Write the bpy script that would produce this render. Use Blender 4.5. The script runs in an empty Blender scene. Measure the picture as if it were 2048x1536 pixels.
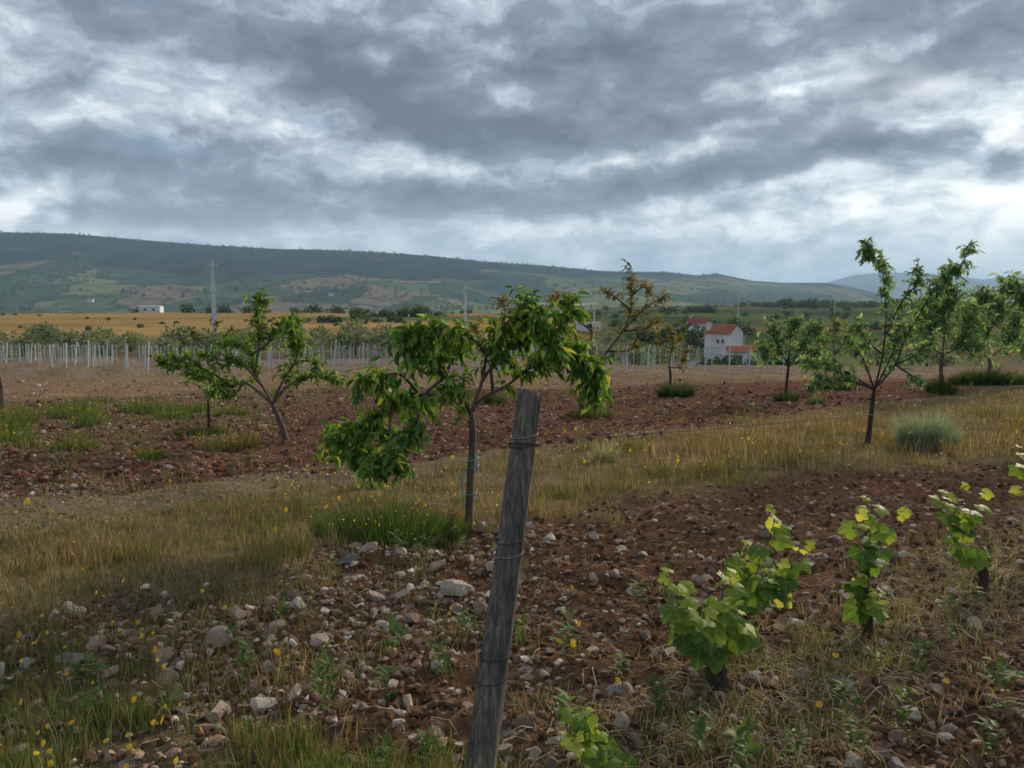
import bpy, bmesh, math, random
import numpy as np
from mathutils import Vector, Matrix, Euler

rng = np.random.default_rng(11)
random.seed(11)
SC = bpy.context.scene
COL = SC.collection

# ------------------------------------------------------------------ camera
CAMZ = 1.6
cd = bpy.data.cameras.new('camera')
cd.sensor_width = 36.0
cd.lens = 26.68
cd.clip_start = 0.05
cd.clip_end = 40000.0
cam = bpy.data.objects.new('camera', cd)
cam.location = (0, 0, CAMZ)
cam.rotation_euler = (math.radians(90) - math.atan(158 / 1518.0), 0, 0)
COL.objects.link(cam)
SC.camera = cam

# ------------------------------------------------------------------ render settings
SC.render.engine = 'CYCLES'
SC.cycles.use_denoising = True
SC.cycles.pixel_filter_type = 'BLACKMAN_HARRIS'
SC.cycles.filter_width = 1.6
SC.cycles.max_bounces = 4
SC.cycles.diffuse_bounces = 2
SC.cycles.glossy_bounces = 2
SC.cycles.transmission_bounces = 2
SC.cycles.volume_bounces = 0
SC.cycles.use_adaptive_sampling = True
SC.cycles.adaptive_threshold = 0.03
SC.view_settings.view_transform = 'Standard'
SC.view_settings.look = 'None'
SC.view_settings.gamma = 1.0
SC.view_settings.use_curve_mapping = False
SC.view_settings.exposure = 1.02

# ------------------------------------------------------------------ sun (behind thin cloud, low on the right)
SUN_AZ, SUN_EL = math.radians(38.0), math.radians(20.0)
S = Vector((math.sin(SUN_AZ) * math.cos(SUN_EL), math.cos(SUN_AZ) * math.cos(SUN_EL), math.sin(SUN_EL)))
ld = bpy.data.lights.new('sun', 'SUN')
ld.energy = 2.6
ld.angle = math.radians(11)
ld.color = (1.0, 0.86, 0.68)
sun = bpy.data.objects.new('sun', ld)
sun.rotation_euler = S.to_track_quat('Z', 'Y').to_euler()
COL.objects.link(sun)


# ------------------------------------------------------------------ node helper
class NT:
    def __init__(self, tree):
        self.t = tree
        tree.nodes.clear()

    def n(self, typ, ins=None, **props):
        nd = self.t.nodes.new(typ)
        for k, v in props.items():
            setattr(nd, k, v)
        for k, v in (ins or {}).items():
            sock = nd.inputs[k]
            if isinstance(v, bpy.types.NodeSocket):
                self.t.links.new(v, sock)
            elif isinstance(v, bpy.types.Node):
                self.t.links.new(v.outputs[0], sock)
            else:
                sock.default_value = v
        return nd

    def math(self, op, a, b=0.0, c=0.0, clamp=False):
        return self.n('ShaderNodeMath', {0: a, 1: b, 2: c}, operation=op, use_clamp=clamp).outputs[0]

    def vec(self, op, a, b=(0, 0, 0)):
        nd = self.n('ShaderNodeVectorMath', {0: a, 1: b}, operation=op)
        return nd.outputs['Value'] if op in ('DOT_PRODUCT', 'LENGTH') else nd.outputs[0]

    def ramp(self, fac, stops, interp='LINEAR'):
        nd = self.n('ShaderNodeValToRGB', {0: fac})
        r = nd.color_ramp
        r.interpolation = interp
        while len(r.elements) < len(stops):
            r.elements.new(0.5)
        for e, (p, c) in zip(r.elements, stops):
            e.position = p
            e.color = tuple(c) + (1.0,) if len(c) == 3 else c
        return nd.outputs[0]

    def mix(self, fac, a, b, blend='MIX'):
        nd = self.n('ShaderNodeMix', data_type='RGBA', blend_type=blend)
        for idx, v in ((0, fac), (6, a), (7, b)):
            if isinstance(v, bpy.types.NodeSocket):
                self.t.links.new(v, nd.inputs[idx])
            else:
                nd.inputs[idx].default_value = v if idx == 0 or len(v) == 4 else tuple(v) + (1.0,)
        return nd.outputs[2]

    def noise(self, vec, scale, detail=4.0, rough=0.55, dist=0.0):
        return self.n('ShaderNodeTexNoise', {'Vector': vec, 'Scale': scale, 'Detail': detail, 'Roughness': rough, 'Distortion': dist})


# ------------------------------------------------------------------ world: broken evening cloud over a pale blue sky
W = bpy.data.worlds.new('World')
SC.world = W
W.use_nodes = True
W.cycles.sampling_method = 'MANUAL'
W.cycles.sample_map_resolution = 512
w = NT(W.node_tree)
tc = w.n('ShaderNodeTexCoord').outputs['Generated']
sep = w.n('ShaderNodeSeparateXYZ', {0: tc})
dx, dy, dz = sep.outputs
el = w.math('ARCSINE', dz)
az = w.math('ARCTAN2', dx, dy)
zc = w.math('ADD', w.math('MAXIMUM', dz, 0.0), 0.32)
cx = w.math('DIVIDE', dx, zc)
cy = w.math('DIVIDE', dy, zc)
plane = w.n('ShaderNodeCombineXYZ', {0: cx, 1: cy, 2: 0.0}).outputs[0]
warp = w.noise(plane, 1.2, 2.0, 0.6)
wv = w.vec('SUBTRACT', warp.outputs['Color'], (0.5, 0.5, 0.5))
planew = w.vec('ADD', plane, w.vec('MULTIPLY', wv, (0.4, 0.4, 0.0)))
n_big = w.noise(planew, 1.7, 4.0, 0.56).outputs[0]
n_fine = w.noise(planew, 6.0, 4.0, 0.62).outputs[0]
# cloud banks in view, as directions (azimuth, elevation, widths, tilt, thickness)
ae = w.n('ShaderNodeCombineXYZ', {0: az, 1: el, 2: 0.0}).outputs[0]
wv2 = w.vec('SUBTRACT', w.noise(ae, 9.0, 4.0, 0.62).outputs['Color'], (0.5, 0.5, 0.5))
ae = w.vec('ADD', ae, w.vec('MULTIPLY', wv2, (0.13, 0.055, 0.0)))
BANKS = [(-0.179,0.27,0.203,0.048,-25,0.8),(-0.079,0.222,0.121,0.032,-12,0.5),(0.142,0.324,0.26,0.043,4,0.5),(0.377,0.306,0.246,0.031,8,0.5),(0.535,0.279,0.094,0.024,15,0.6),(0.168,0.225,0.211,0.022,2,0.75),(0.388,0.181,0.181,0.018,9,0.9),(0.176,0.141,0.106,0.021,0,0.7),(0.569,0.152,0.036,0.015,0,0.75),(-0.093,0.132,0.135,0.017,-3,0.55),(-0.291,0.14,0.142,0.023,0,0.35),(-0.381,0.187,0.1,0.017,5,0.35),(-0.541,0.158,0.09,0.026,0,0.38),(-0.327,0.103,0.192,0.011,-2,0.35),(-0.469,0.314,0.085,0.02,-5,0.35),(0.08,0.293,0.101,0.034,20,0.3),(-0.474,0.273,0.065,0.023,-20,-0.4),(-0.459,0.224,0.103,0.019,8,-0.45),(-0.334,0.238,0.046,0.014,0,-0.4),(-0.159,0.293,0.017,0.014,0,-0.6),(-0.235,0.229,0.066,0.015,12,-0.5),(-0.022,0.247,0.048,0.016,15,-0.75),(-0.105,0.173,0.127,0.021,-5,-0.45),(-0.55,0.123,0.056,0.015,22,-0.75),(-0.573,0.098,0.018,0.013,0,-0.8),(-0.527,0.1,0.007,0.007,0,-0.5),(0.068,0.18,0.083,0.012,0,-0.4),(0.31,0.144,0.129,0.013,8,-0.5),(0.466,0.207,0.087,0.018,10,-0.5),(0.58,0.207,0.049,0.035,20,-0.7),(0.491,0.102,0.171,0.028,0,-0.55),(0.357,0.247,0.034,0.007,12,-0.6),(0.351,0.272,0.168,0.01,10,-0.25),(-0.33,0.331,0.034,0.026,40,-0.35),(-0.016,0.096,0.259,0.01,0,-0.4)]
acc = 0.0
for (A, E, ra, re, ang, amp) in BANKS:
    c, s = math.cos(math.radians(ang)), math.sin(math.radians(ang))
    v = w.vec('SUBTRACT', ae, (A, E, 0))
    p = w.vec('DOT_PRODUCT', v, (c / ra, s / ra, 0))
    q = w.vec('DOT_PRODUCT', v, (-s / re, c / re, 0))
    r2 = w.math('MULTIPLY_ADD', p, p, w.math('MULTIPLY', q, q))
    g = w.math('POWER', 2.718, w.math('MULTIPLY', r2, -0.8))
    acc = w.math('MULTIPLY_ADD', g, amp, acc)
D = w.math('MULTIPLY_ADD', w.math('SUBTRACT', n_big, 0.5), 1.7, acc)
D = w.math('MULTIPLY_ADD', w.math('SUBTRACT', n_fine, 0.5), 1.0, D)
n_puff = w.noise(w.vec('MULTIPLY', ae, (1.0, 2.1, 1.0)), 13.0, 5.0, 0.60).outputs[0]
D = w.math('MULTIPLY_ADD', w.math('SUBTRACT', n_puff, 0.5), 2.2, D)
low = w.n('ShaderNodeMapRange', {0: el, 1: 0.0, 2: 0.17, 3: 1.0, 4: 0.0}, interpolation_type='SMOOTHSTEP').outputs[0]
sdot = w.vec('DOT_PRODUCT', tc, tuple(S))
glow = w.n('ShaderNodeMapRange', {0: sdot, 1: 0.72, 2: 1.0, 3: 0.0, 4: 1.0}, interpolation_type='SMOOTHSTEP').outputs[0]
D = w.math('MULTIPLY_ADD', glow, -0.12, D)
D = w.math('MULTIPLY_ADD', low, -0.22, D)
f = w.math('MULTIPLY_ADD', D, 0.53, 0.495, clamp=True)
cloud = w.ramp(f, [(0.0, (0.86, 0.86, 0.84)), (0.22, (0.56, 0.60, 0.63)), (0.42, (0.325, 0.378, 0.435)),
                   (0.66, (0.165, 0.198, 0.243)), (1.0, (0.092, 0.113, 0.148))])
# thin veils near the horizon
veil = w.mix(w.math('MULTIPLY', low, 0.55), cloud, (0.40, 0.49, 0.55))
# gaps of clear sky
gapn = w.noise(planew, 2.0, 3.0, 0.6).outputs[0]
gacc = gapn
for (A, E, ra, re) in [(-0.241, 0.222, 0.045, 0.016), (0.087, 0.186, 0.035, 0.008), (0.378, 0.152, 0.08, 0.01)]:
    v = w.vec('MULTIPLY', w.vec('SUBTRACT', ae, (A, E, 0)), (1 / ra, 1 / re, 0))
    gacc = w.math('MULTIPLY_ADD', w.math('POWER', 2.718, w.math('MULTIPLY', w.vec('DOT_PRODUCT', v, v), -1.0)), 0.16, gacc)
gap = w.n('ShaderNodeMapRange', {0: w.math('SUBTRACT', gacc, w.math('MULTIPLY', low, 0.3)), 1: 0.56, 2: 0.82, 3: 0.0, 4: 0.6},
          interpolation_type='SMOOTHSTEP').outputs[0]
sky = w.n('ShaderNodeTexSky', sky_type='NISHITA', sun_disc=False, sun_elevation=SUN_EL, sun_rotation=SUN_AZ,
          altitude=600.0, air_density=1.0, dust_density=1.5, ozone_density=2.0)
cloud10 = w.mix(1.0, veil, (7.7, 7.7, 7.7), 'MULTIPLY')
glow10 = w.mix(1.0, cloud10, w.ramp(glow, [(0.0, (1.0, 1.0, 1.0)), (0.6, (1.0, 1.0, 0.99)), (1.0, (1.12, 1.11, 1.08))]), 'MULTIPLY')
clear = w.mix(1.0, sky.outputs[0], (0.50, 0.52, 0.56), 'MULTIPLY')
allc = w.mix(gap, glow10, clear)
bg = w.n('ShaderNodeBackground', {'Color': allc, 'Strength': 0.1})
w.n('ShaderNodeOutputWorld', {'Surface': bg})


# ------------------------------------------------------------------ numpy noise
def _hash(ix, iy, seed):
    h = (ix.astype(np.int64) * 374761393 + iy.astype(np.int64) * 668265263 + seed * 974711) & 0x7fffffff
    h = ((h ^ (h >> 13)) * 1274126177) & 0x7fffffff
    return ((h ^ (h >> 16)) & 0xffff) / 65535.0


def vnoise(x, y, seed=0):
    x = np.asarray(x, float); y = np.asarray(y, float)
    ix, iy = np.floor(x), np.floor(y)
    fx, fy = x - ix, y - iy
    fx = fx * fx * (3 - 2 * fx); fy = fy * fy * (3 - 2 * fy)
    a, b = _hash(ix, iy, seed), _hash(ix + 1, iy, seed)
    c, d = _hash(ix, iy + 1, seed), _hash(ix + 1, iy + 1, seed)
    return (a + (b - a) * fx) * (1 - fy) + (c + (d - c) * fx) * fy


def fbm(x, y, sc, octv=4, seed=0, gain=0.5):
    v, a, t = 0.0, 1.0, 0.0
    for o in range(octv):
        v = v + a * vnoise(np.asarray(x) * sc + 17.3 * o, np.asarray(y) * sc - 9.1 * o, seed + o)
        t += a; a *= gain; sc *= 2.03
    return v / t


def sstep(x, a, b):
    t = np.clip((np.asarray(x, float) - a) / (b - a), 0, 1)
    return t * t * (3 - 2 * t)


# ------------------------------------------------------------------ lie of the land
_D = [-20000, -30, 0, 3, 6, 12, 20, 35, 55, 76, 100, 130, 200, 350, 500, 800, 1500, 4000, 20000]
_ZL = [0.5, 0.5, 0, -.15, -.3, -.6, -1.0, -1.65, -2.7, -3.8, -4.1, -3.5, -3.1, -1.7, -8, -20, -40, -60, -60]
_DR = [-20000, -30, 0, 3, 6, 12, 20, 35, 55, 76, 100, 125, 150, 200, 300, 450, 650, 900, 1500, 4000, 20000]
_ZR = [0.5, 0.5, 0, -.15, -.3, -.6, -1.0, -1.65, -2.9, -4.65, -6.8, -9, -10.75, -8.9, -7.3, -4.9, .7, -6, -40, -60, -60]


def base_h(x, y):
    x = np.asarray(x, float); y = np.asarray(y, float)
    zl = np.interp(y, _D, _ZL); zr = np.interp(y, _DR, _ZR)
    t = x / np.maximum(y, 8.0)
    k = np.clip((t + .05) / .23, 0, 1); k = k * k * (3 - 2 * k)
    return zl * (1 - k) + zr * k


CU, SU = math.cos(math.radians(42)), math.sin(math.radians(42))


def uv(x, y):                       # along / across the planted rows
    x = np.asarray(x, float); y = np.asarray(y, float)
    return CU * x + SU * y, -SU * x + CU * y


def xy(u, v):
    return CU * u - SU * v, SU * u + CU * v


def zones(x, y):
    """weights of the kinds of ground, each 0..1"""
    u, v = uv(x, y)
    j = (fbm(x, y, 0.9, 3, 5) - .5) * 1.1
    vb = np.interp(u, [-5, 5, 8, 11, 14, 40], [5.0, 4.8, 4.5, 3.1, 2.5, 2.4])
    vt = np.interp(u, [-5, 0, 5, 8, 14, 26], [7.0, 7.1, 7.35, 7.7, 8.3, 7.3])
    vp = np.interp(u, [-5, 1, 3, 5, 8, 12, 16], [9.6, 9.4, 8.8, 8.6, 8.4, 8.4, 8.4])
    yf = np.interp(x, [-15, -6.5, 3.5, 12.5, 20], [20, 25.5, 26.5, 30.5, 34])
    far = sstep(y + j * 1.5, yf - 1.5, yf + 1.5)
    strip = sstep(v + j, vb - .25, vb + .35) * (1 - sstep(v + j, vt - .35, vt + .35)) * (1 - far)
    path = sstep(v + j, vt - .35, vt + .35) * (1 - sstep(v + j, vp - .3, vp + .3)) * (1 - far)
    plough = sstep(v + j, vp - .3, vp + .3) * (1 - far)
    corner = sstep(-x * .55 - y * 1.0 + j * .9, -2.75, -2.2) * (1 - strip)       # green turf in the near corner
    row = np.exp(-((v - 1.6) / .42) ** 2) * (1 - strip) * sstep(u, 1.6, 2.4)      # litter along the vines
    return dict(u=u, v=v, strip=strip, path=path, plough=plough, far=far, corner=corner, row=row)


def relief(x, y):
    x = np.asarray(x, float); y = np.asarray(y, float)
    zn = zones(x, y)
    near = 1 - sstep(y, 25, 45)
    soil = (1 - zn['strip']) * (1 - zn['path'] * .8) * (1 - zn['far'])
    r = (fbm(x, y, 1.3, 4, 21) - .5) * .13 * near
    r = r + (fbm(x, y, 5.0, 4, 31, .65) - .5) * .15 * near * soil
    r = r + zn['strip'] * .05 * near
    r = r + (fbm(x, y, .12, 3, 41) - .5) * .5 * sstep(y, 18, 45)
    r = r + (fbm(x, y, .012, 4, 51) - .5) * 4.0 * sstep(y, 150, 400)
    return r


def H0(x, y):
    return base_h(x, y) + relief(x, y)


GRID = {}


def H(x, y):                        # height of the built sheet
    xs, ys, Z = GRID['x'], GRID['y'], GRID['z']
    x = np.asarray(x, float); y = np.asarray(y, float)
    i = np.clip(np.searchsorted(xs, x) - 1, 0, len(xs) - 2); j = np.clip(np.searchsorted(ys, y) - 1, 0, len(ys) - 2)
    a = np.clip((x - xs[i]) / (xs[i + 1] - xs[i]), 0, 1); b = np.clip((y - ys[j]) / (ys[j + 1] - ys[j]), 0, 1)
    return (Z[j, i] * (1 - a) + Z[j, i + 1] * a) * (1 - b) + (Z[j + 1, i] * (1 - a) + Z[j + 1, i + 1] * a) * b


# ------------------------------------------------------------------ mesh helpers
def mesh_np(name, V, F, col=None, smooth=False):
    V = np.asarray(V, 'f'); F = np.asarray(F, 'i')
    me = bpy.data.meshes.new(name)
    m, k = F.shape
    me.vertices.add(len(V)); me.vertices.foreach_set('co', V.ravel())
    me.loops.add(m * k); me.loops.foreach_set('vertex_index', F.ravel())
    me.polygons.add(m); me.polygons.foreach_set('loop_start', np.arange(0, m * k, k, dtype='i'))
    me.polygons.foreach_set('use_smooth', np.full(m, smooth, dtype=bool))
    if col is not None:
        c = np.ones((len(V), 4), 'f'); c[:, :col.shape[1]] = col
        a = me.color_attributes.new('Col', 'FLOAT_COLOR', 'POINT')
        a.data.foreach_set('color', c.ravel())
    me.update(calc_edges=True)
    me.validate()
    return me


def obj(name, me, mat=None, parent=None, loc=(0, 0, 0), rot=(0, 0, 0), scale=(1, 1, 1)):
    o = bpy.data.objects.new(name, me)
    COL.objects.link(o)
    o.location = loc; o.rotation_euler = rot; o.scale = scale
    if parent is not None:
        o.parent = parent
    if mat is not None and me is not None and not me.materials:
        me.materials.append(mat)
    return o


def tag(o, label=None, cat=None, group=None, kind=None):
    if label: o['label'] = label
    if cat: o['category'] = cat
    if group: o['group'] = group
    if kind: o['kind'] = kind
    return o


def root(name, loc, label, cat, group=None, rz=0.0):
    o = obj(name, None, loc=loc, rot=(0, 0, rz))
    o.empty_display_size = .1
    return tag(o, label, cat, group)


def cat_(parts):
    Vs, Fs, n = [], [], 0
    for V, F in parts:
        V = np.asarray(V, float); Vs.append(V); Fs.append(np.asarray(F) + n); n += len(V)
    return np.concatenate(Vs), np.concatenate(Fs)


def smooth_path(P, per=4):
    P = np.asarray(P, float)
    if len(P) < 3:
        t = np.linspace(0, 1, per + 1)[:, None]
        return P[0] * (1 - t) + P[-1] * t
    Q = np.vstack([2 * P[0] - P[1], P, 2 * P[-1] - P[-2]])
    out = []
    for i in range(1, len(Q) - 2):
        p0, p1, p2, p3 = Q[i - 1:i + 3]
        for t in np.linspace(0, 1, per, endpoint=False):
            out.append(.5 * (2 * p1 + (p2 - p0) * t + (2 * p0 - 5 * p1 + 4 * p2 - p3) * t * t + (3 * p1 - p0 - 3 * p2 + p3) * t ** 3))
    out.append(P[-1])
    return np.array(out)


def tube(P, R, sides=6, caps=True, rough=0.0):
    """closed quad tube along P with radii R"""
    P = np.asarray(P, float); R = np.broadcast_to(np.asarray(R, float), (len(P),)).copy()
    if caps:
        P = np.vstack([P[:1], P, P[-1:]]); R = np.concatenate([[R[0] * .05], R, [R[-1] * .05]])
    T = np.gradient(P, axis=0)
    for i in range(len(T)):
        if np.linalg.norm(T[i]) < 1e-9:
            T[i] = T[i - 1] if i else T[1]
    if caps:
        T[0] = P[2] - P[1]; T[1] = T[0]; T[-1] = P[-2] - P[-3]; T[-2] = T[-1]
    T /= np.linalg.norm(T, axis=1)[:, None]
    ref = np.array([0, 1., 0]) if abs(T[0][1]) < .8 else np.array([1., 0, 0])
    a = np.linspace(0, 2 * math.pi, sides, endpoint=False)
    V = []
    for i in range(len(P)):
        A = np.cross(T[i], ref); A /= np.linalg.norm(A); B = np.cross(T[i], A)
        rr = R[i] * (1 + rough * (rng.random(sides) - .5)) if rough else np.full(sides, R[i])
        V.append(P[i] + (np.cos(a) * rr)[:, None] * A + (np.sin(a) * rr)[:, None] * B)
    V = np.concatenate(V)
    n = len(P)
    i, j = np.meshgrid(np.arange(n - 1), np.arange(sides), indexing='ij')
    i = i.ravel(); j = j.ravel(); k = (j + 1) % sides
    return V, np.stack([i * sides + j, i * sides + k, (i + 1) * sides + k, (i + 1) * sides + j], 1)


def box(x0, x1, y0, y1, z0, z1):
    V = np.array([(x, y, z) for z in (z0, z1) for y in (y0, y1) for x in (x0, x1)], float)
    F = np.array([(0, 2, 3, 1), (4, 5, 7, 6), (0, 1, 5, 4), (2, 6, 7, 3), (0, 4, 6, 2), (1, 3, 7, 5)])
    return V, F


def frames(Y, N):
    """rotation matrices with columns X, Y(axis), Z(normal)"""
    Y = Y / np.linalg.norm(Y, axis=1)[:, None]
    N = N - (N * Y).sum(1)[:, None] * Y
    N = N / np.maximum(np.linalg.norm(N, axis=1), 1e-6)[:, None]
    X = np.cross(Y, N)
    return np.stack([X, Y, N], 2)


def inst(bV, bF, M, T):
    """copies of a small mesh: M (n,3,3) incl. scale, T (n,3)"""
    V = np.einsum('nij,kj->nki', M, bV) + T[:, None, :]
    n, k = len(T), len(bV)
    F = bF[None] + (np.arange(n) * k)[:, None, None]
    return V.reshape(-1, 3), F.reshape(-1, bF.shape[1])


def rand_unit(n):
    v = rng.normal(size=(n, 3))
    return v / np.linalg.norm(v, axis=1)[:, None]


def lance_leaf(width=.26, fold=.1, curl=.25):
    ys = [0, .16, .42, .74, 1.0]; ws = [0, .72, 1.0, .62, 0]
    V = [(0, y, -curl * y * y) for y in ys]
    for sgn in (-1, 1):
        for i in (1, 2, 3):
            V.append((sgn * width * ws[i], ys[i] + .02, fold * ws[i] - curl * ys[i] ** 2))
    F = []
    for o, fl in ((5, 0), (8, 1)):
        l1, l2, l3 = o, o + 1, o + 2
        for t in [(0, l1, 1), (1, l1, l2), (1, l2, 2), (2, l2, l3), (2, l3, 3), (3, l3, 4)]:
            F.append(t if fl else t[::-1])
    return np.array(V, float), np.array(F)


def vine_leaf(seed=0):
    r = np.random.default_rng(seed)
    angs = np.radians([-158, -128, -100, -78, -52, -30, -12, 0, 12, 30, 52, 78, 100, 128, 158])
    rad = np.array([.38, .54, .49, .63, .57, .50, .62, .76, .62, .50, .57, .63, .49, .54, .38]) * (1 + (r.random(15) - .5) * .12)
    V = [(0, .0, 0)]
    for a, q in zip(angs, rad):
        x, y = math.sin(a) * q, math.cos(a) * q
        V.append((x, y + .0, -.28 * q * q + .05 * math.sin(5 * a + seed)))
    for a, q in zip(angs, rad):                    # mid ring, raised between the veins
        x, y = math.sin(a) * q * .55, math.cos(a) * q * .55
        V.append((x, y, .03 * math.cos(6 * a) - .05 * q))
    F = []
    for i in range(14):
        a, b, c, d = 1 + i, 2 + i, 17 + i, 16 + i
        F += [(0, c, d), (d, c, b), (d, b, a)]
    V = np.array(V, float); V[:, 1] += .22
    F = np.array(F)
    return V, F[:, ::-1]


def ico(sub):
    bm = bmesh.new(); bmesh.ops.create_icosphere(bm, subdivisions=sub, radius=1.0)
    V = np.array([v.co[:] for v in bm.verts]); F = np.array([[v.index for v in f.verts] for f in bm.faces]); bm.free()
    return V, F


def rock(seed, sub=2, flat=.65):
    r = np.random.default_rng(seed)
    V, F = ico(sub)
    V = V.copy()
    for _ in range(13):                             # cut facets
        n = r.normal(size=3); n /= np.linalg.norm(n)
        d = .36 + .36 * r.random()
        s = V @ n
        V -= np.maximum(s - d, 0)[:, None] * n[None] * .97
    V += r.normal(size=V.shape) * .018
    V /= np.abs(V[:, :2]).max() * .95
    V *= np.array([1.0, .62 + .38 * r.random(), flat * (.7 + .5 * r.random())])
    return V, F


# ------------------------------------------------------------------ materials
def new_mat(name):
    m = bpy.data.materials.new(name); m.use_nodes = True
    return m, NT(m.node_tree)


def m_noise(name, stops, scale=6.0, detail=6.0, rough=.85, bump=.3, stretch=(1, 1, 1), dist=.02, spec=.25, rnd=0.0, fine=0.0):
    m, t = new_mat(name)
    co = t.n('ShaderNodeTexCoord').outputs['Object']
    if rnd:
        oi = t.n('ShaderNodeObjectInfo')
        co = t.vec('ADD', co, t.n('ShaderNodeCombineXYZ', {0: t.math('MULTIPLY', oi.outputs['Random'], 40.0)}).outputs[0])
    cs = t.vec('MULTIPLY', co, stretch)
    ns = t.noise(cs, scale, detail, .6)
    fac = ns.outputs[0]
    if rnd:
        fac = t.math('ADD', fac, t.math('MULTIPLY', t.math('SUBTRACT', oi.outputs['Random'], .5), rnd))
    c = t.ramp(fac, stops)
    b = t.n('ShaderNodeBump', {'Strength': bump, 'Distance': dist, 'Height': t.noise(cs, scale * 2.2, 5.0, .65).outputs[0]})
    p = t.n('ShaderNodeBsdfPrincipled', {'Base Color': c, 'Roughness': rough, 'Specular IOR Level': spec, 'Normal': b.outputs[0]})
    t.n('ShaderNodeOutputMaterial', {'Surface': p})
    return m


def m_foliage(name, stops=None, trans=.35, rough=.45, spec=.35, vary=.25, veins=False):
    """leaf colour from the vertex colour 'Col', or from a ramp over the object's random number"""
    m, t = new_mat(name)
    if stops is None:
        c = t.n('ShaderNodeAttribute', attribute_name='Col').outputs['Color']
    else:
        c = t.ramp(t.n('ShaderNodeObjectInfo').outputs['Random'], stops)
    g = t.n('ShaderNodeNewGeometry')
    nz = t.noise(g.outputs['Position'], 14.0, 3.0, .6).outputs[0]
    c = t.mix(1.0, c, t.ramp(nz, [(.25, (1 - vary,) * 3), (.75, (1 + vary,) * 3)]), 'MULTIPLY')
    if veins:                                    # palmate veins from the leaf's own base point
        s3 = t.n('ShaderNodeSeparateXYZ', {0: t.vec('SUBTRACT', t.n('ShaderNodeTexCoord').outputs['Object'], (0, .22, 0))})
        th = t.math('ARCTAN2', s3.outputs[0], s3.outputs[1])
        rr = t.math('SQRT', t.math('MULTIPLY_ADD', s3.outputs[0], s3.outputs[0], t.math('MULTIPLY', s3.outputs[1], s3.outputs[1])))
        dv_ = t.math('MULTIPLY', t.math('PINGPONG', th, .46), rr)
        c = t.mix(t.n('ShaderNodeMapRange', {0: dv_, 1: .006, 2: .022, 3: .55, 4: 0.0}).outputs[0], c, (.36, .40, .12))
    p = t.n('ShaderNodeBsdfPrincipled', {'Base Color': c, 'Roughness': rough, 'Specular IOR Level': spec})
    tr = t.n('ShaderNodeBsdfTranslucent', {'Color': t.mix(1.0, c, (1.35, 1.25, .55), 'MULTIPLY')})
    mx = t.n('ShaderNodeMixShader', {0: trans, 1: p.outputs[0], 2: tr.outputs[0]})
    t.n('ShaderNodeOutputMaterial', {'Surface': mx})
    return m


def m_plain(name, rgb, rough=.6, metal=0.0, var=.15, scale=8.0, bump=.1):
    lo = tuple(c * (1 - var) for c in rgb); hi = tuple(min(1, c * (1 + var)) for c in rgb)
    m = m_noise(name, [(.3, lo), (.7, hi)], scale=scale, rough=rough, bump=bump)
    for n in m.node_tree.nodes:
        if n.type == 'BSDF_PRINCIPLED':
            n.inputs['Metallic'].default_value = metal
    return m


M = {}
M['bark'] = m_noise('bark', [(.3, (.055, .042, .035)), (.55, (.12, .095, .08)), (.8, (.19, .165, .145))], 22, 6, .9, .8, (1, 1, .25), .01)
M['dark_bark'] = m_noise('dark_bark', [(.3, (.028, .022, .02)), (.6, (.07, .052, .044)), (.85, (.13, .10, .085))], 30, 6, .95, 1.0, (1, 1, .2), .012)
def m_post():
    m, t = new_mat('weathered_stake')
    co = t.n('ShaderNodeTexCoord').outputs['Object']
    gr = t.noise(t.vec('MULTIPLY', co, (1, 1, .03)), 85.0, 6, .7).outputs[0]
    pt = t.noise(t.vec('MULTIPLY', co, (1, 1, .35)), 11.0, 5, .6).outputs[0]
    c = t.ramp(gr, [(.30, (.045, .043, .041)), (.5, (.125, .117, .104)), (.70, (.27, .24, .195))])
    c = t.mix(1.0, c, t.ramp(pt, [(.30, (.50, .51, .54)), (.52, (1.0, .99, .96)), (.72, (1.5, 1.38, 1.12))]), 'MULTIPLY')
    hh = t.math('ADD', gr, t.math('MULTIPLY', pt, .4))
    bp = t.n('ShaderNodeBump', {'Strength': 1.0, 'Distance': .006, 'Height': hh})
    p = t.n('ShaderNodeBsdfPrincipled', {'Base Color': c, 'Roughness': .9, 'Specular IOR Level': .15, 'Normal': bp.outputs[0]})
    t.n('ShaderNodeOutputMaterial', {'Surface': p})
    return m


M['stake'] = m_post()
M['stone'] = m_noise('stone', [(.12, (.16, .115, .095)), (.40, (.275, .20, .16)), (.62, (.37, .285, .23)), (.9, (.52, .44, .375))], 9, 8, .9, .6, (1, 1, 1), .03, .08, rnd=.75)
M['wire'] = m_plain('rusty_wire', (.060, .045, .038), .8, 0, .4, 60)
M['greywire'] = m_plain('galvanised_wire', (.25, .26, .27), .45, .8, .2, 60)
M['twine'] = m_plain('blue_twine', (.05, .30, .36), .7, 0, .3, 50)
M['conc'] = m_plain('concrete', (.55, .55, .54), .9, 0, .2, 3)
M['vpost'] = m_plain('galvanised_post', (.44, .49, .52), .5, .15, .12, 6)
M['wood'] = m_noise('old_wood', [(.3, (.09, .06, .045)), (.7, (.2, .145, .11))], 14, 6, .9, .6, (1, 1, .1), .006)
M['wall'] = m_noise('render_wall', [(.3, (.52, .515, .54)), (.7, (.66, .65, .66))], .6, 6, .9, .15, (1, 1, 1), .02)
M['tile'] = m_noise('roof_tile', [(.3, (.24, .085, .05)), (.7, (.38, .15, .085))], 1.5, 6, .85, .3, (1, 1, 1), .03)
M['tile2'] = m_noise('bright_tile', [(.3, (.42, .13, .06)), (.7, (.55, .20, .10))], 1.5, 6, .85, .3, (1, 1, 1), .03)
M['tile3'] = m_noise('red_roof', [(.3, (.25, .045, .05)), (.7, (.33, .075, .075))], 1.0, 4, .8, .2, (1, 1, 1), .03)
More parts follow.
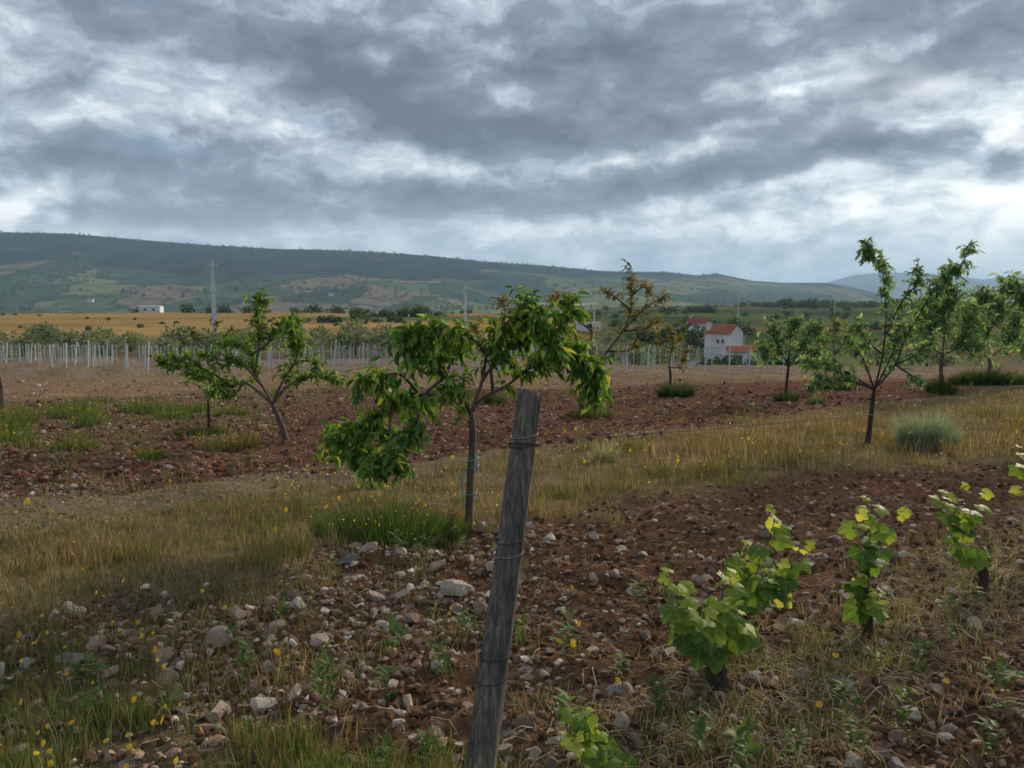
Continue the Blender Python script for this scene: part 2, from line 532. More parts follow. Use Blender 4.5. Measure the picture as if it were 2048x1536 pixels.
M['glass'] = m_plain('dark_glass', (.09, .10, .115), .15, 0, .2, 2)
M['door'] = m_plain('dark_door', (.05, .05, .055), .6, 0, .2, 2)
M['insul'] = m_plain('insulator', (.35, .33, .3), .3, 0, .1, 8)
M['col'] = m_foliage('foliage', None, .40, .6, .18)
M['grass'] = m_foliage('grass_blades', None, .30, .85, .04, .2)
M['cherry'] = m_foliage('cherry_leaf', [(0, (.050, .115, .028)), (.45, (.085, .18, .038)), (.8, (.15, .255, .05)), (1, (.28, .33, .075))], .42, .5, .25)
M['vine'] = m_foliage('vine_leaf', [(0, (.06, .13, .028)), (.35, (.12, .21, .035)), (.7, (.24, .32, .05)), (1, (.38, .40, .085))], .42, .42, .35)
M['petal'] = m_foliage('yellow_petal', [(0, (.75, .40, .01)), (1, (.85, .58, .02))], .25, .6, .2)
M['stem'] = m_plain('green_stem', (.10, .13, .045), .6, 0, .3, 30)
M['clod'] = m_noise('soil_clod', [(.3, (.075, .045, .03)), (.7, (.17, .105, .07))], 12, 6, .97, .8, (1, 1, 1), .02, .1)

CHERRY_PAL = np.array([(0.054, 0.136, 0.030), (0.077, 0.179, 0.036), (0.100, 0.221, 0.041), (0.146, 0.283, 0.048), (0.210, 0.342, 0.058), (0.367, 0.426, 0.083)])
ALMOND_PAL = np.array([(0.082, 0.169, 0.042), (0.106, 0.211, 0.045), (0.145, 0.261, 0.052), (0.203, 0.321, 0.067), (0.292, 0.389, 0.089)])
GREY_PAL = np.array([(0.094, 0.185, 0.086), (0.124, 0.238, 0.103), (0.177, 0.302, 0.121), (0.239, 0.367, 0.159), (0.331, 0.432, 0.208)])
RUST_PAL = np.array([(0.160, 0.131, 0.042), (0.220, 0.166, 0.048), (0.240, 0.202, 0.059), (0.150, 0.166, 0.048), (0.260, 0.155, 0.053), (0.110, 0.142, 0.042)])
OLIVE_PAL = np.array([(0.088, 0.120, 0.080), (0.128, 0.168, 0.112), (0.176, 0.216, 0.144), (0.240, 0.272, 0.192)])
DARK_PAL = np.array([(0.024, 0.054, 0.024), (0.036, 0.072, 0.030), (0.054, 0.096, 0.036)])

# ------------------------------------------------------------------ branch lines, metres from each trunk's foot (x, y, z)
T1=((-0.363, 6.167, -0.308),[
  [(0.0,0.0,0.0),(0.02,0.0,0.47),(0.04,0.0,0.8),(0.03,0.0,1.0)],
  [(0.03,0.0,1.0),(0.12,0.04,1.13),(0.31,0.07,1.24),(0.47,0.11,1.37),(0.62,0.14,1.47),(0.76,0.18,1.53),(0.94,0.21,1.47),(1.07,0.25,1.27)],
  [(0.62,0.14,1.47),(0.72,0.13,1.7),(0.78,0.11,1.85),(0.84,0.1,1.96)],
  [(0.47,0.11,1.37),(0.61,0.0,1.58),(0.71,-0.1,1.63)],
  [(0.76,0.18,1.53),(0.94,0.25,1.57),(1.05,0.33,1.4),(1.09,0.4,1.13)],
  [(0.03,0.0,1.0),(0.12,-0.02,1.3),(0.16,-0.03,1.55),(0.23,-0.05,1.75),(0.39,-0.07,1.89),(0.51,-0.08,1.93),(0.61,-0.1,1.87)],
  [(0.39,-0.07,1.89),(0.47,-0.03,1.95),(0.49,0.0,2.04)],
  [(0.16,-0.03,1.55),(0.05,-0.11,1.69),(-0.12,-0.19,1.77),(-0.31,-0.27,1.75),(-0.44,-0.35,1.68)],
  [(0.12,-0.02,1.3),(0.22,0.06,1.46),(0.35,0.13,1.62),(0.47,0.2,1.74)],
  [(0.03,0.0,1.0),(-0.18,-0.02,1.14),(-0.39,-0.03,1.18),(-0.59,-0.05,1.14),(-0.75,-0.07,0.96),(-0.85,-0.08,0.78),(-0.89,-0.1,0.62)],
  [(-0.39,-0.03,1.18),(-0.53,-0.14,1.37),(-0.71,-0.24,1.36),(-0.83,-0.35,1.3)],
  [(-0.75,-0.07,0.96),(-0.96,-0.03,0.85),(-1.14,0.0,0.77)],
  [(-0.59,-0.05,1.14),(-0.61,-0.17,0.91),(-0.56,-0.28,0.73),(-0.5,-0.4,0.68)],
  [(0.03,0.0,1.0),(-0.17,-0.1,1.35),(-0.34,-0.2,1.58),(-0.45,-0.3,1.72)],
  [(-0.17,-0.1,1.35),(-0.32,-0.23,1.2),(-0.37,-0.37,0.99),(-0.39,-0.5,0.85)],
  [(-0.17,-0.1,1.35),(-0.13,0.05,1.5),(-0.07,0.2,1.66)],
  [(0.03,0.0,1.0),(-0.05,-0.23,1.2),(-0.09,-0.45,1.31)],
  [(-0.85,-0.08,0.78),(-0.72,-0.29,0.66),(-0.6,-0.5,0.64)],
])
T2=((-3.579, 11.882, -0.594),[
  [(0.0,0.0,0.0),(-0.09,0.0,0.3),(-0.2,0.0,0.58)],
  [(-0.2,0.0,0.58),(-0.46,-0.03,0.83),(-0.64,-0.06,0.93),(-0.79,-0.09,0.87),(-0.97,-0.11,0.95),(-1.27,-0.14,1.03),(-1.56,-0.17,1.15),(-1.82,-0.2,1.26)],
  [(-0.2,0.0,0.58),(-0.36,0.04,0.86),(-0.49,0.08,1.09),(-0.57,0.12,1.33),(-0.74,0.16,1.52),(-0.99,0.2,1.56)],
  [(-0.49,0.08,1.09),(-0.41,0.09,1.49),(-0.43,0.09,1.88),(-0.39,0.1,2.25)],
  [(-0.2,0.0,0.58),(-0.01,-0.07,0.95),(0.22,-0.15,1.27),(0.26,-0.22,1.58),(0.18,-0.3,1.78)],
  [(-0.2,0.0,0.58),(0.05,0.1,0.89),(0.43,0.2,1.0),(0.8,0.3,0.91)],
  [(-0.79,-0.09,0.87),(-1.08,-0.22,1.12),(-1.32,-0.36,1.25),(-1.52,-0.5,1.36)],
  [(-0.57,0.12,1.33),(-0.27,0.18,1.56),(-0.12,0.24,1.78),(0.1,0.3,1.86)],
  [(-0.36,0.04,0.86),(-0.58,-0.11,1.19),(-0.83,-0.25,1.28),(-1.08,-0.4,1.36)],
  [(-0.97,-0.11,0.95),(-1.24,0.14,0.69),(-1.26,0.4,0.74)],
  [(0.22,-0.15,1.27),(0.43,-0.07,1.26),(0.52,0.0,1.14)],
  [(-0.64,-0.06,0.93),(-0.73,-0.18,0.73),(-0.83,-0.3,0.82)],
])
T3=((5.401, 11.368, -0.568),[
  [(0.0,0.0,0.0),(0.03,0.0,0.44),(0.06,0.0,0.82)],
  [(0.06,0.0,0.82),(0.15,-0.02,1.35),(0.16,-0.04,1.95),(0.1,-0.06,2.46),(-0.08,-0.08,2.79),(-0.2,-0.1,2.96)],
  [(0.06,0.0,0.82),(0.39,0.07,1.19),(0.55,0.13,1.57),(0.86,0.2,2.09),(1.11,0.27,2.47),(1.4,0.33,2.64),(1.66,0.4,3.01)],
  [(0.06,0.0,0.82),(-0.36,-0.1,1.06),(-0.71,-0.2,1.2),(-1.08,-0.3,1.26)],
  [(0.06,0.0,0.82),(-0.05,0.2,1.29),(-0.16,0.4,1.55)],
  [(0.39,0.07,1.19),(0.82,0.33,1.32),(1.23,0.6,1.54)],
  [(0.2,0.0,1.65),(0.4,0.03,2.09),(0.63,0.07,2.39),(0.69,0.1,2.65)],
  [(0.06,0.0,0.82),(-0.38,-0.17,0.97),(-0.83,-0.33,1.01),(-1.16,-0.5,0.91)],
  [(0.86,0.2,2.09),(1.13,0.35,2.24),(1.32,0.5,2.65)],
  [(0.39,0.07,1.19),(0.5,-0.17,1.06),(0.53,-0.4,1.01)],
  [(0.15,-0.02,1.35),(-0.21,-0.21,1.58),(-0.42,-0.4,1.81)],
  [(0.06,0.0,0.82),(0.24,0.07,1.12),(0.41,0.13,1.49),(0.5,0.2,1.79)],
])
T4=((1.824, 16.514, -0.826),[
  [(0.0,0.0,0.0),(0.02,0.0,0.57),(-0.01,0.0,1.07)],
  [(-0.01,0.0,1.07),(0.26,0.04,1.45),(0.59,0.08,1.88),(0.77,0.12,2.32),(0.78,0.16,2.86),(0.75,0.2,3.29)],
  [(-0.01,0.0,1.07),(-0.13,-0.07,1.46),(-0.11,-0.13,2.0),(-0.32,-0.2,2.37)],
  [(0.59,0.08,1.88),(1.06,0.34,2.32),(1.6,0.6,2.67)],
  [(0.77,0.12,2.32),(0.44,-0.09,2.59),(0.17,-0.3,2.74)],
  [(0.75,0.0,2.64),(1.04,0.25,2.84),(1.22,0.5,2.78)],
  [(0.59,0.08,1.88),(1.05,-0.06,1.94),(1.29,-0.2,2.11)],
  [(-0.01,0.0,1.07),(-0.33,0.15,1.5),(-0.49,0.3,1.93)],
  [(-0.11,-0.13,1.89),(-0.56,0.03,2.26),(-0.88,0.2,2.64)],
  [(0.26,0.04,1.45),(0.61,-0.18,1.46),(0.84,-0.4,1.58)],
])
T5=((4.734, 22.582, -1.112),[
  [(0.0,0.0,0.0),(0.0,0.0,0.63),(-0.05,0.0,0.86)],
  [(-0.05,0.0,0.86),(0.22,0.07,0.85),(0.43,0.13,1.04),(0.54,0.2,1.37)],
  [(-0.05,0.0,0.86),(0.04,0.0,1.53),(-0.09,0.0,2.12)],
  [(0.04,0.0,1.38),(-0.29,-0.15,1.57),(-0.42,-0.3,1.76)],
  [(0.04,0.0,1.53),(0.36,0.3,1.74)],
])
T6=((7.693, 21.111, -1.048),[
  [(-0.04,0.0,0.0),(0.01,0.0,0.77),(0.02,0.0,1.19)],
  [(0.04,0.0,0.91),(0.37,0.13,1.39),(0.69,0.27,1.81),(0.94,0.4,2.02)],
  [(0.04,0.0,0.91),(-0.38,-0.2,1.55),(-0.6,-0.4,2.08)],
  [(0.02,0.0,1.19),(0.08,0.05,1.82),(0.19,0.1,2.16)],
  [(0.04,0.0,0.91),(-0.54,-0.1,1.27),(-0.75,-0.2,1.41)],
  [(0.37,0.13,1.39),(0.89,0.37,1.31),(1.2,0.6,1.15)],
])
T7=((11.308, 26.498, -1.282),[
  [(0.0,0.0,0.0),(0.0,0.0,0.7),(-0.05,0.0,1.06)],
  [(-0.05,0.0,1.06),(0.4,0.2,1.57),(0.65,0.4,2.0)],
  [(-0.05,0.0,1.06),(-0.55,-0.2,1.5),(-0.73,-0.4,1.94)],
  [(-0.05,0.0,1.06),(-0.06,0.05,1.75),(0.02,0.1,2.19)],
])
T8=((13.36, 23.396, -1.147),[
  [(0.0,0.0,0.0),(-0.09,0.0,0.75),(-0.07,0.0,1.21)],
  [(-0.07,0.0,1.21),(-0.5,-0.1,1.53),(-0.74,-0.2,2.14),(-0.89,-0.3,2.67)],
  [(-0.07,0.0,1.21),(0.41,0.13,1.41),(0.81,0.27,1.97),(1.01,0.4,2.59)],
  [(-0.07,0.0,1.21),(-0.04,0.0,1.98),(0.02,0.0,2.75),(0.05,0.0,3.13)],
  [(-0.5,-0.1,1.53),(-0.24,0.2,2.13),(-0.08,0.5,2.75)],
  [(0.41,0.13,1.41),(0.65,-0.18,1.53),(0.76,-0.5,1.47)],
])
T9=((17.971, 28.532, -1.37),[
  [(0.0,0.0,0.0),(0.05,0.0,0.72),(-0.01,0.0,1.0)],
  [(-0.01,0.0,1.0),(-0.67,-0.17,1.48),(-1.09,-0.33,2.23),(-1.14,-0.5,2.79)],
  [(-0.01,0.0,1.0),(0.67,0.17,1.47),(1.11,0.33,2.12),(1.29,0.5,2.59)],
  [(-0.01,0.0,1.0),(-0.12,0.0,1.85),(-0.35,0.0,2.78),(-0.42,0.0,3.38)],
  [(-0.12,0.0,1.85),(0.3,0.15,2.6),(0.39,0.3,3.34)],
  [(0.67,0.17,1.47),(1.08,-0.07,1.48),(1.31,-0.3,1.3)],
])
T10=((9.139, 12.38, -0.619),[
  [(0.0,0.0,0.0),(-0.09,0.0,0.67),(-0.16,0.0,1.08)],
  [(-0.16,0.0,1.08),(-0.51,-0.1,1.58),(-0.86,-0.2,2.06),(-1.12,-0.3,2.49)],
  [(-0.16,0.0,1.08),(-0.22,0.1,1.73),(-0.32,0.2,2.3)],
  [(-0.86,-0.2,2.06),(-0.94,0.0,2.3),(-0.95,0.2,2.55)],
  [(-0.16,0.0,1.08),(0.24,0.15,1.56),(0.39,0.3,2.14)],
  [(-0.16,0.0,1.08),(-0.65,-0.2,1.34),(-1.0,-0.4,1.51)],
])
T11=((-5.338, 13.209, -0.66),[
  [(0.0,0.0,0.0),(0.01,0.0,0.34),(0.01,0.0,0.6)],
  [(0.01,0.0,0.6),(0.08,0.07,1.13),(0.12,0.13,1.56),(0.13,0.2,1.95)],
  [(0.08,0.07,1.13),(-0.06,-0.07,1.57),(-0.18,-0.2,1.92)],
  [(0.01,0.0,0.6),(-0.18,0.15,0.85),(-0.51,0.3,0.93)],
  [(0.12,0.13,1.56),(0.32,0.07,1.74),(0.44,0.0,1.87)],
])
T12=((-0.495, 20.127, -1.005),[
  [(0.0,0.0,0.0),(-0.03,0.0,0.48),(-0.08,0.0,0.95)],
  [(-0.08,0.0,0.95),(0.17,0.1,1.55),(0.31,0.2,2.21),(0.24,0.3,2.74)],
  [(-0.08,0.0,0.95),(-0.35,-0.15,1.56),(-0.47,-0.3,2.09)],
  [(0.17,0.1,1.55),(0.71,0.17,1.94),(1.24,0.23,2.34),(1.58,0.3,2.8)],
])
V1=((0.953, 3.312, -0.166),[
  [(0.0,0.0,0.0),(-0.02,0.0,0.1),(-0.03,0.0,0.2)],
  [(-0.03,0.0,0.2),(-0.09,-0.03,0.26),(-0.11,-0.06,0.29)],
  [(-0.03,0.0,0.2),(0.02,0.03,0.22),(0.05,0.05,0.22)],
  [(-0.11,-0.06,0.28),(-0.18,-0.07,0.4),(-0.23,-0.09,0.54),(-0.27,-0.1,0.65)],
  [(-0.04,0.0,0.23),(-0.02,-0.04,0.41),(-0.02,-0.08,0.56),(-0.02,-0.12,0.66)],
  [(0.05,0.05,0.21),(0.07,0.03,0.35),(0.04,0.0,0.46)],
  [(-0.08,-0.03,0.26),(-0.11,-0.09,0.38),(-0.1,-0.14,0.5)],
])
V2=((1.204, 3.859, -0.193),[
  [(0.0,0.0,0.0),(0.01,0.0,0.15),(0.05,0.0,0.25)],
  [(0.05,0.0,0.25),(0.1,0.0,0.44),(0.16,0.0,0.63),(0.18,0.0,0.74)],
  [(0.05,0.0,0.23),(0.14,-0.05,0.27),(0.2,-0.1,0.3)],
  [(0.05,0.0,0.26),(0.03,0.04,0.42),(0.01,0.08,0.53)],
  [(0.17,-0.1,0.3),(0.27,-0.02,0.45),(0.35,0.05,0.56)],
  [(0.05,0.0,0.25),(0.11,-0.04,0.37),(0.16,-0.08,0.49)],
])
V3=((1.941, 3.962, -0.198),[
  [(0.0,0.0,0.0),(-0.02,0.0,0.13),(-0.04,0.0,0.3),(-0.03,0.0,0.46)],
  [(-0.03,0.0,0.46),(-0.1,-0.03,0.61),(-0.15,-0.06,0.77)],
  [(-0.03,0.0,0.46),(-0.0,0.02,0.65),(-0.03,0.04,0.8)],
  [(-0.03,0.0,0.46),(0.08,-0.01,0.59),(0.11,-0.02,0.73)],
  [(-0.03,0.0,0.27),(-0.1,-0.04,0.32),(-0.14,-0.08,0.41)],
  [(-0.02,0.0,0.17),(0.01,-0.04,0.21),(0.01,-0.08,0.33)],
])
V4=((2.97, 4.611, -0.231),[
  [(0.0,0.0,0.0),(-0.02,0.0,0.15),(-0.06,0.0,0.24)],
  [(-0.06,0.0,0.24),(-0.16,-0.01,0.34),(-0.24,-0.03,0.44),(-0.23,-0.04,0.61),(-0.23,-0.05,0.74)],
  [(-0.23,-0.03,0.48),(-0.29,0.0,0.58),(-0.3,0.03,0.65)],
  [(-0.23,-0.03,0.48),(-0.15,-0.06,0.58),(-0.13,-0.1,0.7)],
])
V5=((3.827, 5.311, -0.266),[
  [(0.0,0.0,0.0),(-0.02,0.0,0.19),(-0.05,0.0,0.33)],
  [(-0.05,0.0,0.33),(-0.16,-0.02,0.56),(-0.22,-0.03,0.74),(-0.26,-0.05,0.87)],
  [(-0.05,0.0,0.33),(0.01,0.03,0.55),(0.03,0.05,0.76)],
  [(-0.08,0.0,0.41),(-0.19,-0.05,0.49),(-0.25,-0.1,0.61)],
])
V6=((0.478, 2.465, -0.123),[
  [(0.0,0.0,0.0),(-0.07,0.0,0.11),(-0.11,0.0,0.18)],
  [(-0.11,0.0,0.18),(-0.16,0.0,0.24),(-0.21,0.0,0.3),(-0.26,0.0,0.39)],
  [(-0.16,0.0,0.24),(-0.24,-0.03,0.26),(-0.28,-0.05,0.3)],
  [(-0.21,0.0,0.3),(-0.24,0.03,0.33),(-0.3,0.05,0.31)],
])

# the cherry's crown spreads flat
T1 = (T1[0], [[(x, y, z if z < 1.0 else 1.0 + (z - 1.0) * .88) for x, y, z in b] for b in T1[1]])
#adj

# ================================================================== THE GROUND SHEET
def ground_cols(x, y):
    zn = zones(x, y)
    u, v = zn['u'], zn['v']
    n1 = fbm(x, y, .7, 4, 61)[..., None]; n2 = fbm(x, y, 3.0, 3, 71)[..., None]
    def c(a): return np.array(a)[None]
    soil = c((.090, .049, .030)) * (1 - n1) + c((.135, .078, .049)) * n1
    col = soil
    def over(w_, rgb):
        nonlocal col
        w_ = w_[..., None]
        col = col * (1 - w_) + np.asarray(rgb) * w_
    over(zn['plough'], c((.090, .044, .030)) * (1 - n2) + c((.145, .077, .053)) * n2)
    gl = zn['plough'] * sstep(-x + (fbm(x, y, .5, 3, 8) - .5) * 6, 3, 9) * .45
    over(gl, c((.115, .115, .06)))
    over(zn['strip'] * .85, c((.15, .11, .065)) * (1 - n2) + c((.21, .16, .095)) * n2)
    over(zn['path'] * .9, c((.145, .105, .068)) * (1 - n2) + c((.20, .155, .10)) * n2)
    over(zn['corner'] * .6, c((.13, .12, .06)))
    over(zn['row'] * .55, c((.22, .17, .115)))
    over(zn['far'] * .95, c((.175, .108, .072)) * (1 - n1) + c((.245, .168, .115)) * n1)
    # trellised vineyard
    k = sstep(y, 30, 37) * (1 - sstep(y, 76, 84))
    fr = (.5 + .5 * np.sin((x * .89 + y * .455) * 2 * math.pi / 2.6))[..., None]
    over(k * .9, c((.15, .112, .09)) * (1 - fr) + c((.235, .18, .145)) * fr)
    t = x / np.maximum(y, 8)
    # olive grove turf
    k = sstep(y, 76, 84)
    over(k, c((.115, .115, .062)) * (1 - n1) + c((.16, .14, .08)) * n1)
    # yellow stubble field on the left
    g = fbm(x, y, .02, 4, 81)[..., None]; g2 = fbm(x * .3, y, .09, 3, 82)[..., None]
    k = sstep(y, 116, 128) * (1 - sstep(t, .02, .16))
    over(k, (c((.255, .175, .085)) * (1 - g) + c((.37, .235, .08)) * g) * (.55 + .8 * g2))
    k = sstep(y, 215, 222) * (1 - sstep(y, 285, 292)) * sstep(t, -.28, -.25) * (1 - sstep(t, -.02, .0))
    over(k * .9, c((.085, .115, .05)))
    # patchwork on the right
    s = sstep(t, .04, .16) * sstep(y, 150, 185)
    a = vnoise(x * .011 + y * .004, y * .017, 91)[..., None]; b = vnoise(x * .03, y * .06, 92)[..., None]
    pc = np.where(a > .70, c((.150, .095, .062)), np.where(a > .42, c((.085, .105, .042)), c((.052, .074, .034))))
    over(s, pc * (.75 + .5 * b))
    k = sstep(y, 480, 620)
    over(k * (1 - s), c((.07, .09, .045)))
    stony = np.clip(.75 * (1 - zn['strip']) * (1 - zn['path'] * .6) * (1 - sstep(y, 30, 60)), 0, 1)
    return np.concatenate([np.clip(col, 0, 1), stony[..., None]], -1)


def make_ground():
    nu, nv = 680, 660
    um = math.asinh(10000 / 2.2)
    xs = 2.2 * np.sinh(np.linspace(-um, um, nu))
    v0, v1 = -math.asinh(10000 / 1.7), math.asinh(10000 / 1.7)
    # finer rows ahead of the camera than behind it
    vv = np.concatenate([np.linspace(v0, -1.2, 60, endpoint=False), np.linspace(-1.2, v1, nv - 60)])
    ys = 3.2 + 1.7 * np.sinh(vv)
    X, Y = np.meshgrid(xs, ys)
    X, Y = X.ravel(), Y.ravel()
    Z = H0(X, Y)
    GRID.update(x=xs, y=ys, z=Z.reshape(len(ys), nu))
    i, j = np.meshgrid(np.arange(len(ys) - 1), np.arange(nu - 1), indexing='ij')
    i, j = i.ravel(), j.ravel()
    F = np.stack([i * nu + j, i * nu + j + 1, (i + 1) * nu + j + 1, (i + 1) * nu + j], 1)
    me = mesh_np('ground', np.stack([X, Y, Z], 1), F, ground_cols(X, Y), smooth=True)
    m, t = new_mat('field_soil')
    at = t.n('ShaderNodeAttribute', attribute_name='Col')
    pos = t.n('ShaderNodeNewGeometry').outputs['Position']
    nA = t.noise(pos, 2.2, 4, .62).outputs[0]
    nB = t.noise(pos, 19.0, 4, .68).outputs[0]
    nC = t.noise(pos, .12, 3, .6).outputs[0]
    c = t.mix(1.0, at.outputs['Color'], t.ramp(nB, [(.25, (.55,) * 3), (.5, (.95,) * 3), (.78, (1.45,) * 3)]), 'MULTIPLY')
    c = t.mix(1.0, c, t.ramp(nA, [(.25, (.72, .70, .70)), (.75, (1.25, 1.25, 1.22))]), 'MULTIPLY')
    c = t.mix(1.0, c, t.ramp(nC, [(.3, (.82, .84, .84)), (.7, (1.16, 1.14, 1.12))]), 'MULTIPLY')
    vo = t.n('ShaderNodeTexVoronoi', {'Vector': pos, 'Scale': 11.0, 'Randomness': 1.0})
    rs = t.n('ShaderNodeSeparateColor', {0: vo.outputs['Color']})
    isst = t.math('MULTIPLY', t.math('LESS_THAN', vo.outputs['Distance'], .36), t.math('GREATER_THAN', rs.outputs[0], .62))
    isst = t.math('MULTIPLY', isst, at.outputs['Alpha'])
    c = t.mix(t.math('MULTIPLY', isst, .8), c, t.ramp(rs.outputs[1], [(0, (.20, .135, .115)), (.5, (.30, .225, .19)), (1, (.42, .36, .31))]))
    hgt = t.math('ADD', t.math('MULTIPLY', nB, 1.0), t.math('MULTIPLY', isst, .35))
    bp = t.n('ShaderNodeBump', {'Strength': .8, 'Distance': .04, 'Height': hgt})
    p = t.n('ShaderNodeBsdfPrincipled', {'Base Color': c, 'Roughness': 1.0, 'Specular IOR Level': 0.0, 'Normal': bp.outputs[0]})
    t.n('ShaderNodeOutputMaterial', {'Surface': p})
    o = obj('ground', me, m)
    return tag(o, 'red brown stony field ground sloping away to the valley', 'ground', kind='structure')


make_ground()


# ================================================================== HILLS
def hill(name, label, pxs, pys, dist, d0, zbase, mat, px0, px1, nx, seed, rough=60.0, pw=1.2, kind='structure'):
    X = np.linspace(px0, px1, nx)
    yr = np.interp(X, pxs, pys)
    dr = np.interp(X, *dist) if isinstance(dist, tuple) else np.full(nx, float(dist))
    T = np.concatenate([np.linspace(0, 1, 76), np.linspace(1.04, 1.28, 10)])
    tt, XX = np.meshgrid(T, X, indexing='ij')
    DR = np.broadcast_to(dr, tt.shape); YR = np.broadcast_to(yr, tt.shape)
    y = d0 + (DR - d0) * tt
    x = (XX - 1024) / 1518.0 * y
    zr = CAMZ + (610 - YR) / 1518.0 * DR
    s = np.where(tt <= 1, np.clip(tt, 0, 1) ** pw, 1 - (tt - 1) * 1.3)
    z = zbase + (zr - zbase) * s
    nz = (fbm(x, y, 1 / 520.0, 5, seed) - .5) * 2
    z = z + nz * rough * np.clip(4 * tt * (1 - tt), 0, 1) * np.clip(1.1 - tt, .12, 1)
    nj = nx
    i, j = np.meshgrid(np.arange(len(T) - 1), np.arange(nx - 1), indexing='ij')
    i, j = i.ravel(), j.ravel()
    F = np.stack([i * nj + j, i * nj + j + 1, (i + 1) * nj + j + 1, (i + 1) * nj + j], 1)
    col = np.stack([tt.ravel()] * 3, 1)
    o = obj(name, mesh_np(name, np.stack([x.ravel(), y.ravel(), z.ravel()], 1), F, col, True), mat)
    tag(o, label, 'hill', kind=kind)
    return x, y, z, T


def hill_mat():
    m, t = new_mat('hill_fields')
    pos = t.n('ShaderNodeNewGeometry').outputs['Position']
    tt = t.n('ShaderNodeAttribute', attribute_name='Col').outputs['Fac']
    wn = t.vec('MULTIPLY', t.vec('SUBTRACT', t.noise(pos, .004, 3, .5).outputs['Color'], (.5, .5, .5)), (260, 260, 0))
    p2 = t.vec('MULTIPLY', t.vec('ADD', pos, wn), (1.0, .55, 0.0))
    vo = t.n('ShaderNodeTexVoronoi', {'Vector': p2, 'Scale': .0068})
    rs = t.n('ShaderNodeSeparateColor', {0: vo.outputs['Color']})
    f = t.ramp(rs.outputs[0], [(0, (.045, .070, .038)), (.22, (.10, .13, .055)), (.40, (.160, .165, .075)), (.58, (.165, .130, .082)),
                               (.70, (.065, .100, .045)), (.85, (.18, .138, .092))], 'CONSTANT')
    f = t.mix(1.0, f, t.ramp(t.noise(pos, .03, 6, .7).outputs[0], [(.3, (.62,) * 3), (.7, (1.3,) * 3)]), 'MULTIPLY')
    ve = t.n('ShaderNodeTexVoronoi', {'Vector': p2, 'Scale': .0068}, feature='DISTANCE_TO_EDGE')
    edge = t.math('LESS_THAN', ve.outputs['Distance'], .028)
    f = t.mix(t.math('MULTIPLY', edge, .75), f, (.03, .045, .025))
    dots = t.noise(pos, .018, 6, .75).outputs[0]
    f = t.mix(t.n('ShaderNodeMapRange', {0: dots, 1: .54, 2: .62}).outputs[0], f, (.028, .045, .024))
    forest = t.ramp(t.noise(pos, .02, 6, .7).outputs[0], [(.3, (.010, .019, .016)), (.7, (.028, .042, .028))])
    gold = t.n('ShaderNodeMapRange', {0: t.noise(t.vec('MULTIPLY', pos, (.6, 1, 2.2)), .006, 5, .65).outputs[0], 1: .62, 2: .70}).outputs[0]
    forest = t.mix(t.math('MULTIPLY', gold, .75), forest, (.17, .11, .04))
    k = t.math('ADD', tt, t.math('MULTIPLY', t.math('SUBTRACT', t.noise(pos, .0028, 4, .6).outputs[0], .5), .95))
    px = t.n('ShaderNodeSeparateXYZ', {0: pos}).outputs[0]
    right = t.n('ShaderNodeMapRange', {0: px, 1: -300.0, 2: 900.0, 3: 0.0, 4: .30}).outputs[0]
    kf = t.n('ShaderNodeMapRange', {0: t.math('SUBTRACT', k, right), 1: .60, 2: .66}, interpolation_type='SMOOTHSTEP').outputs[0]
    c = t.mix(kf, f, forest)
    p = t.n('ShaderNodeBsdfPrincipled', {'Base Color': c, 'Roughness': 1.0, 'Specular IOR Level': 0.0})
    t.n('ShaderNodeOutputMaterial', {'Surface': p})
    return m


def plain_hill(name, stops, sc):
    m, t = new_mat(name)
    pos = t.n('ShaderNodeNewGeometry').outputs['Position']
    c = t.ramp(t.noise(pos, sc, 7, .65).outputs[0], stops)
    p = t.n('ShaderNodeBsdfPrincipled', {'Base Color': c, 'Roughness': 1.0, 'Specular IOR Level': 0.0})
    t.n('ShaderNodeOutputMaterial', {'Surface': p})
    return m


HM = hill_mat()
RX = [-1200, -500, 0, 150, 300, 430, 560, 700, 860, 960, 1080, 1200, 1260, 1330, 1390, 1430, 1500, 1560, 1650, 1700, 1760, 1850, 1950, 2050]
RY = [500, 478, 467, 470, 483, 493, 500, 503, 513, 524, 532, 543, 545, 545, 552, 548, 562, 566, 566, 575, 590, 612, 625, 640]
hx, hy, hz, HT = hill('hill', 'long dark hill with patchwork fields and a wooded crest', RX, RY, ([-1200, 900, 2050], [2900, 2900, 4300]), 1250, -46, HM, -1200, 2050, 320, 3)
hill('grassy_hill', 'pale green grassy spur in front of the long hill', [980, 1100, 1240, 1330, 1440, 1520], [622, 603, 589, 598, 615, 640], 1900, 1150, -46,
     plain_hill('grassy_slope', [(.3, (.10, .13, .055)), (.7, (.19, .20, .085))], .006), 980, 1520, 70, 7, 18.0, 1.0)
hill('far_mountains', 'blue far mountains on the right skyline', [1500, 1640, 1700, 1760, 1830, 1900, 1960, 2048, 2200, 2500, 3000], [600, 568, 551, 546, 546, 552, 560, 547, 532, 556, 560], 9000, 6000, -60,
     plain_hill('far_slope', [(.3, (.045, .06, .045)), (.7, (.11, .10, .075))], .0016), 1500, 2500, 120, 9, 160.0, .9)

# ================================================================== SCATTER HELPERS FOR PLANTS
LANCE = [lance_leaf(.19, .08, .2), lance_leaf(.22, .12, .4), lance_leaf(.17, .06, .6)]
TINY = (np.array([(0, 0, 0), (-.3, .45, .06), (.3, .5, .06), (0, 1, -.1)], float), np.array([(0, 2, 1), (1, 2, 3)]))


def pick(pal, n, jit=.18):
    c = pal[rng.integers(0, len(pal), n)]
    return c * (1 + (rng.random((n, 1)) - .5) * 2 * jit)


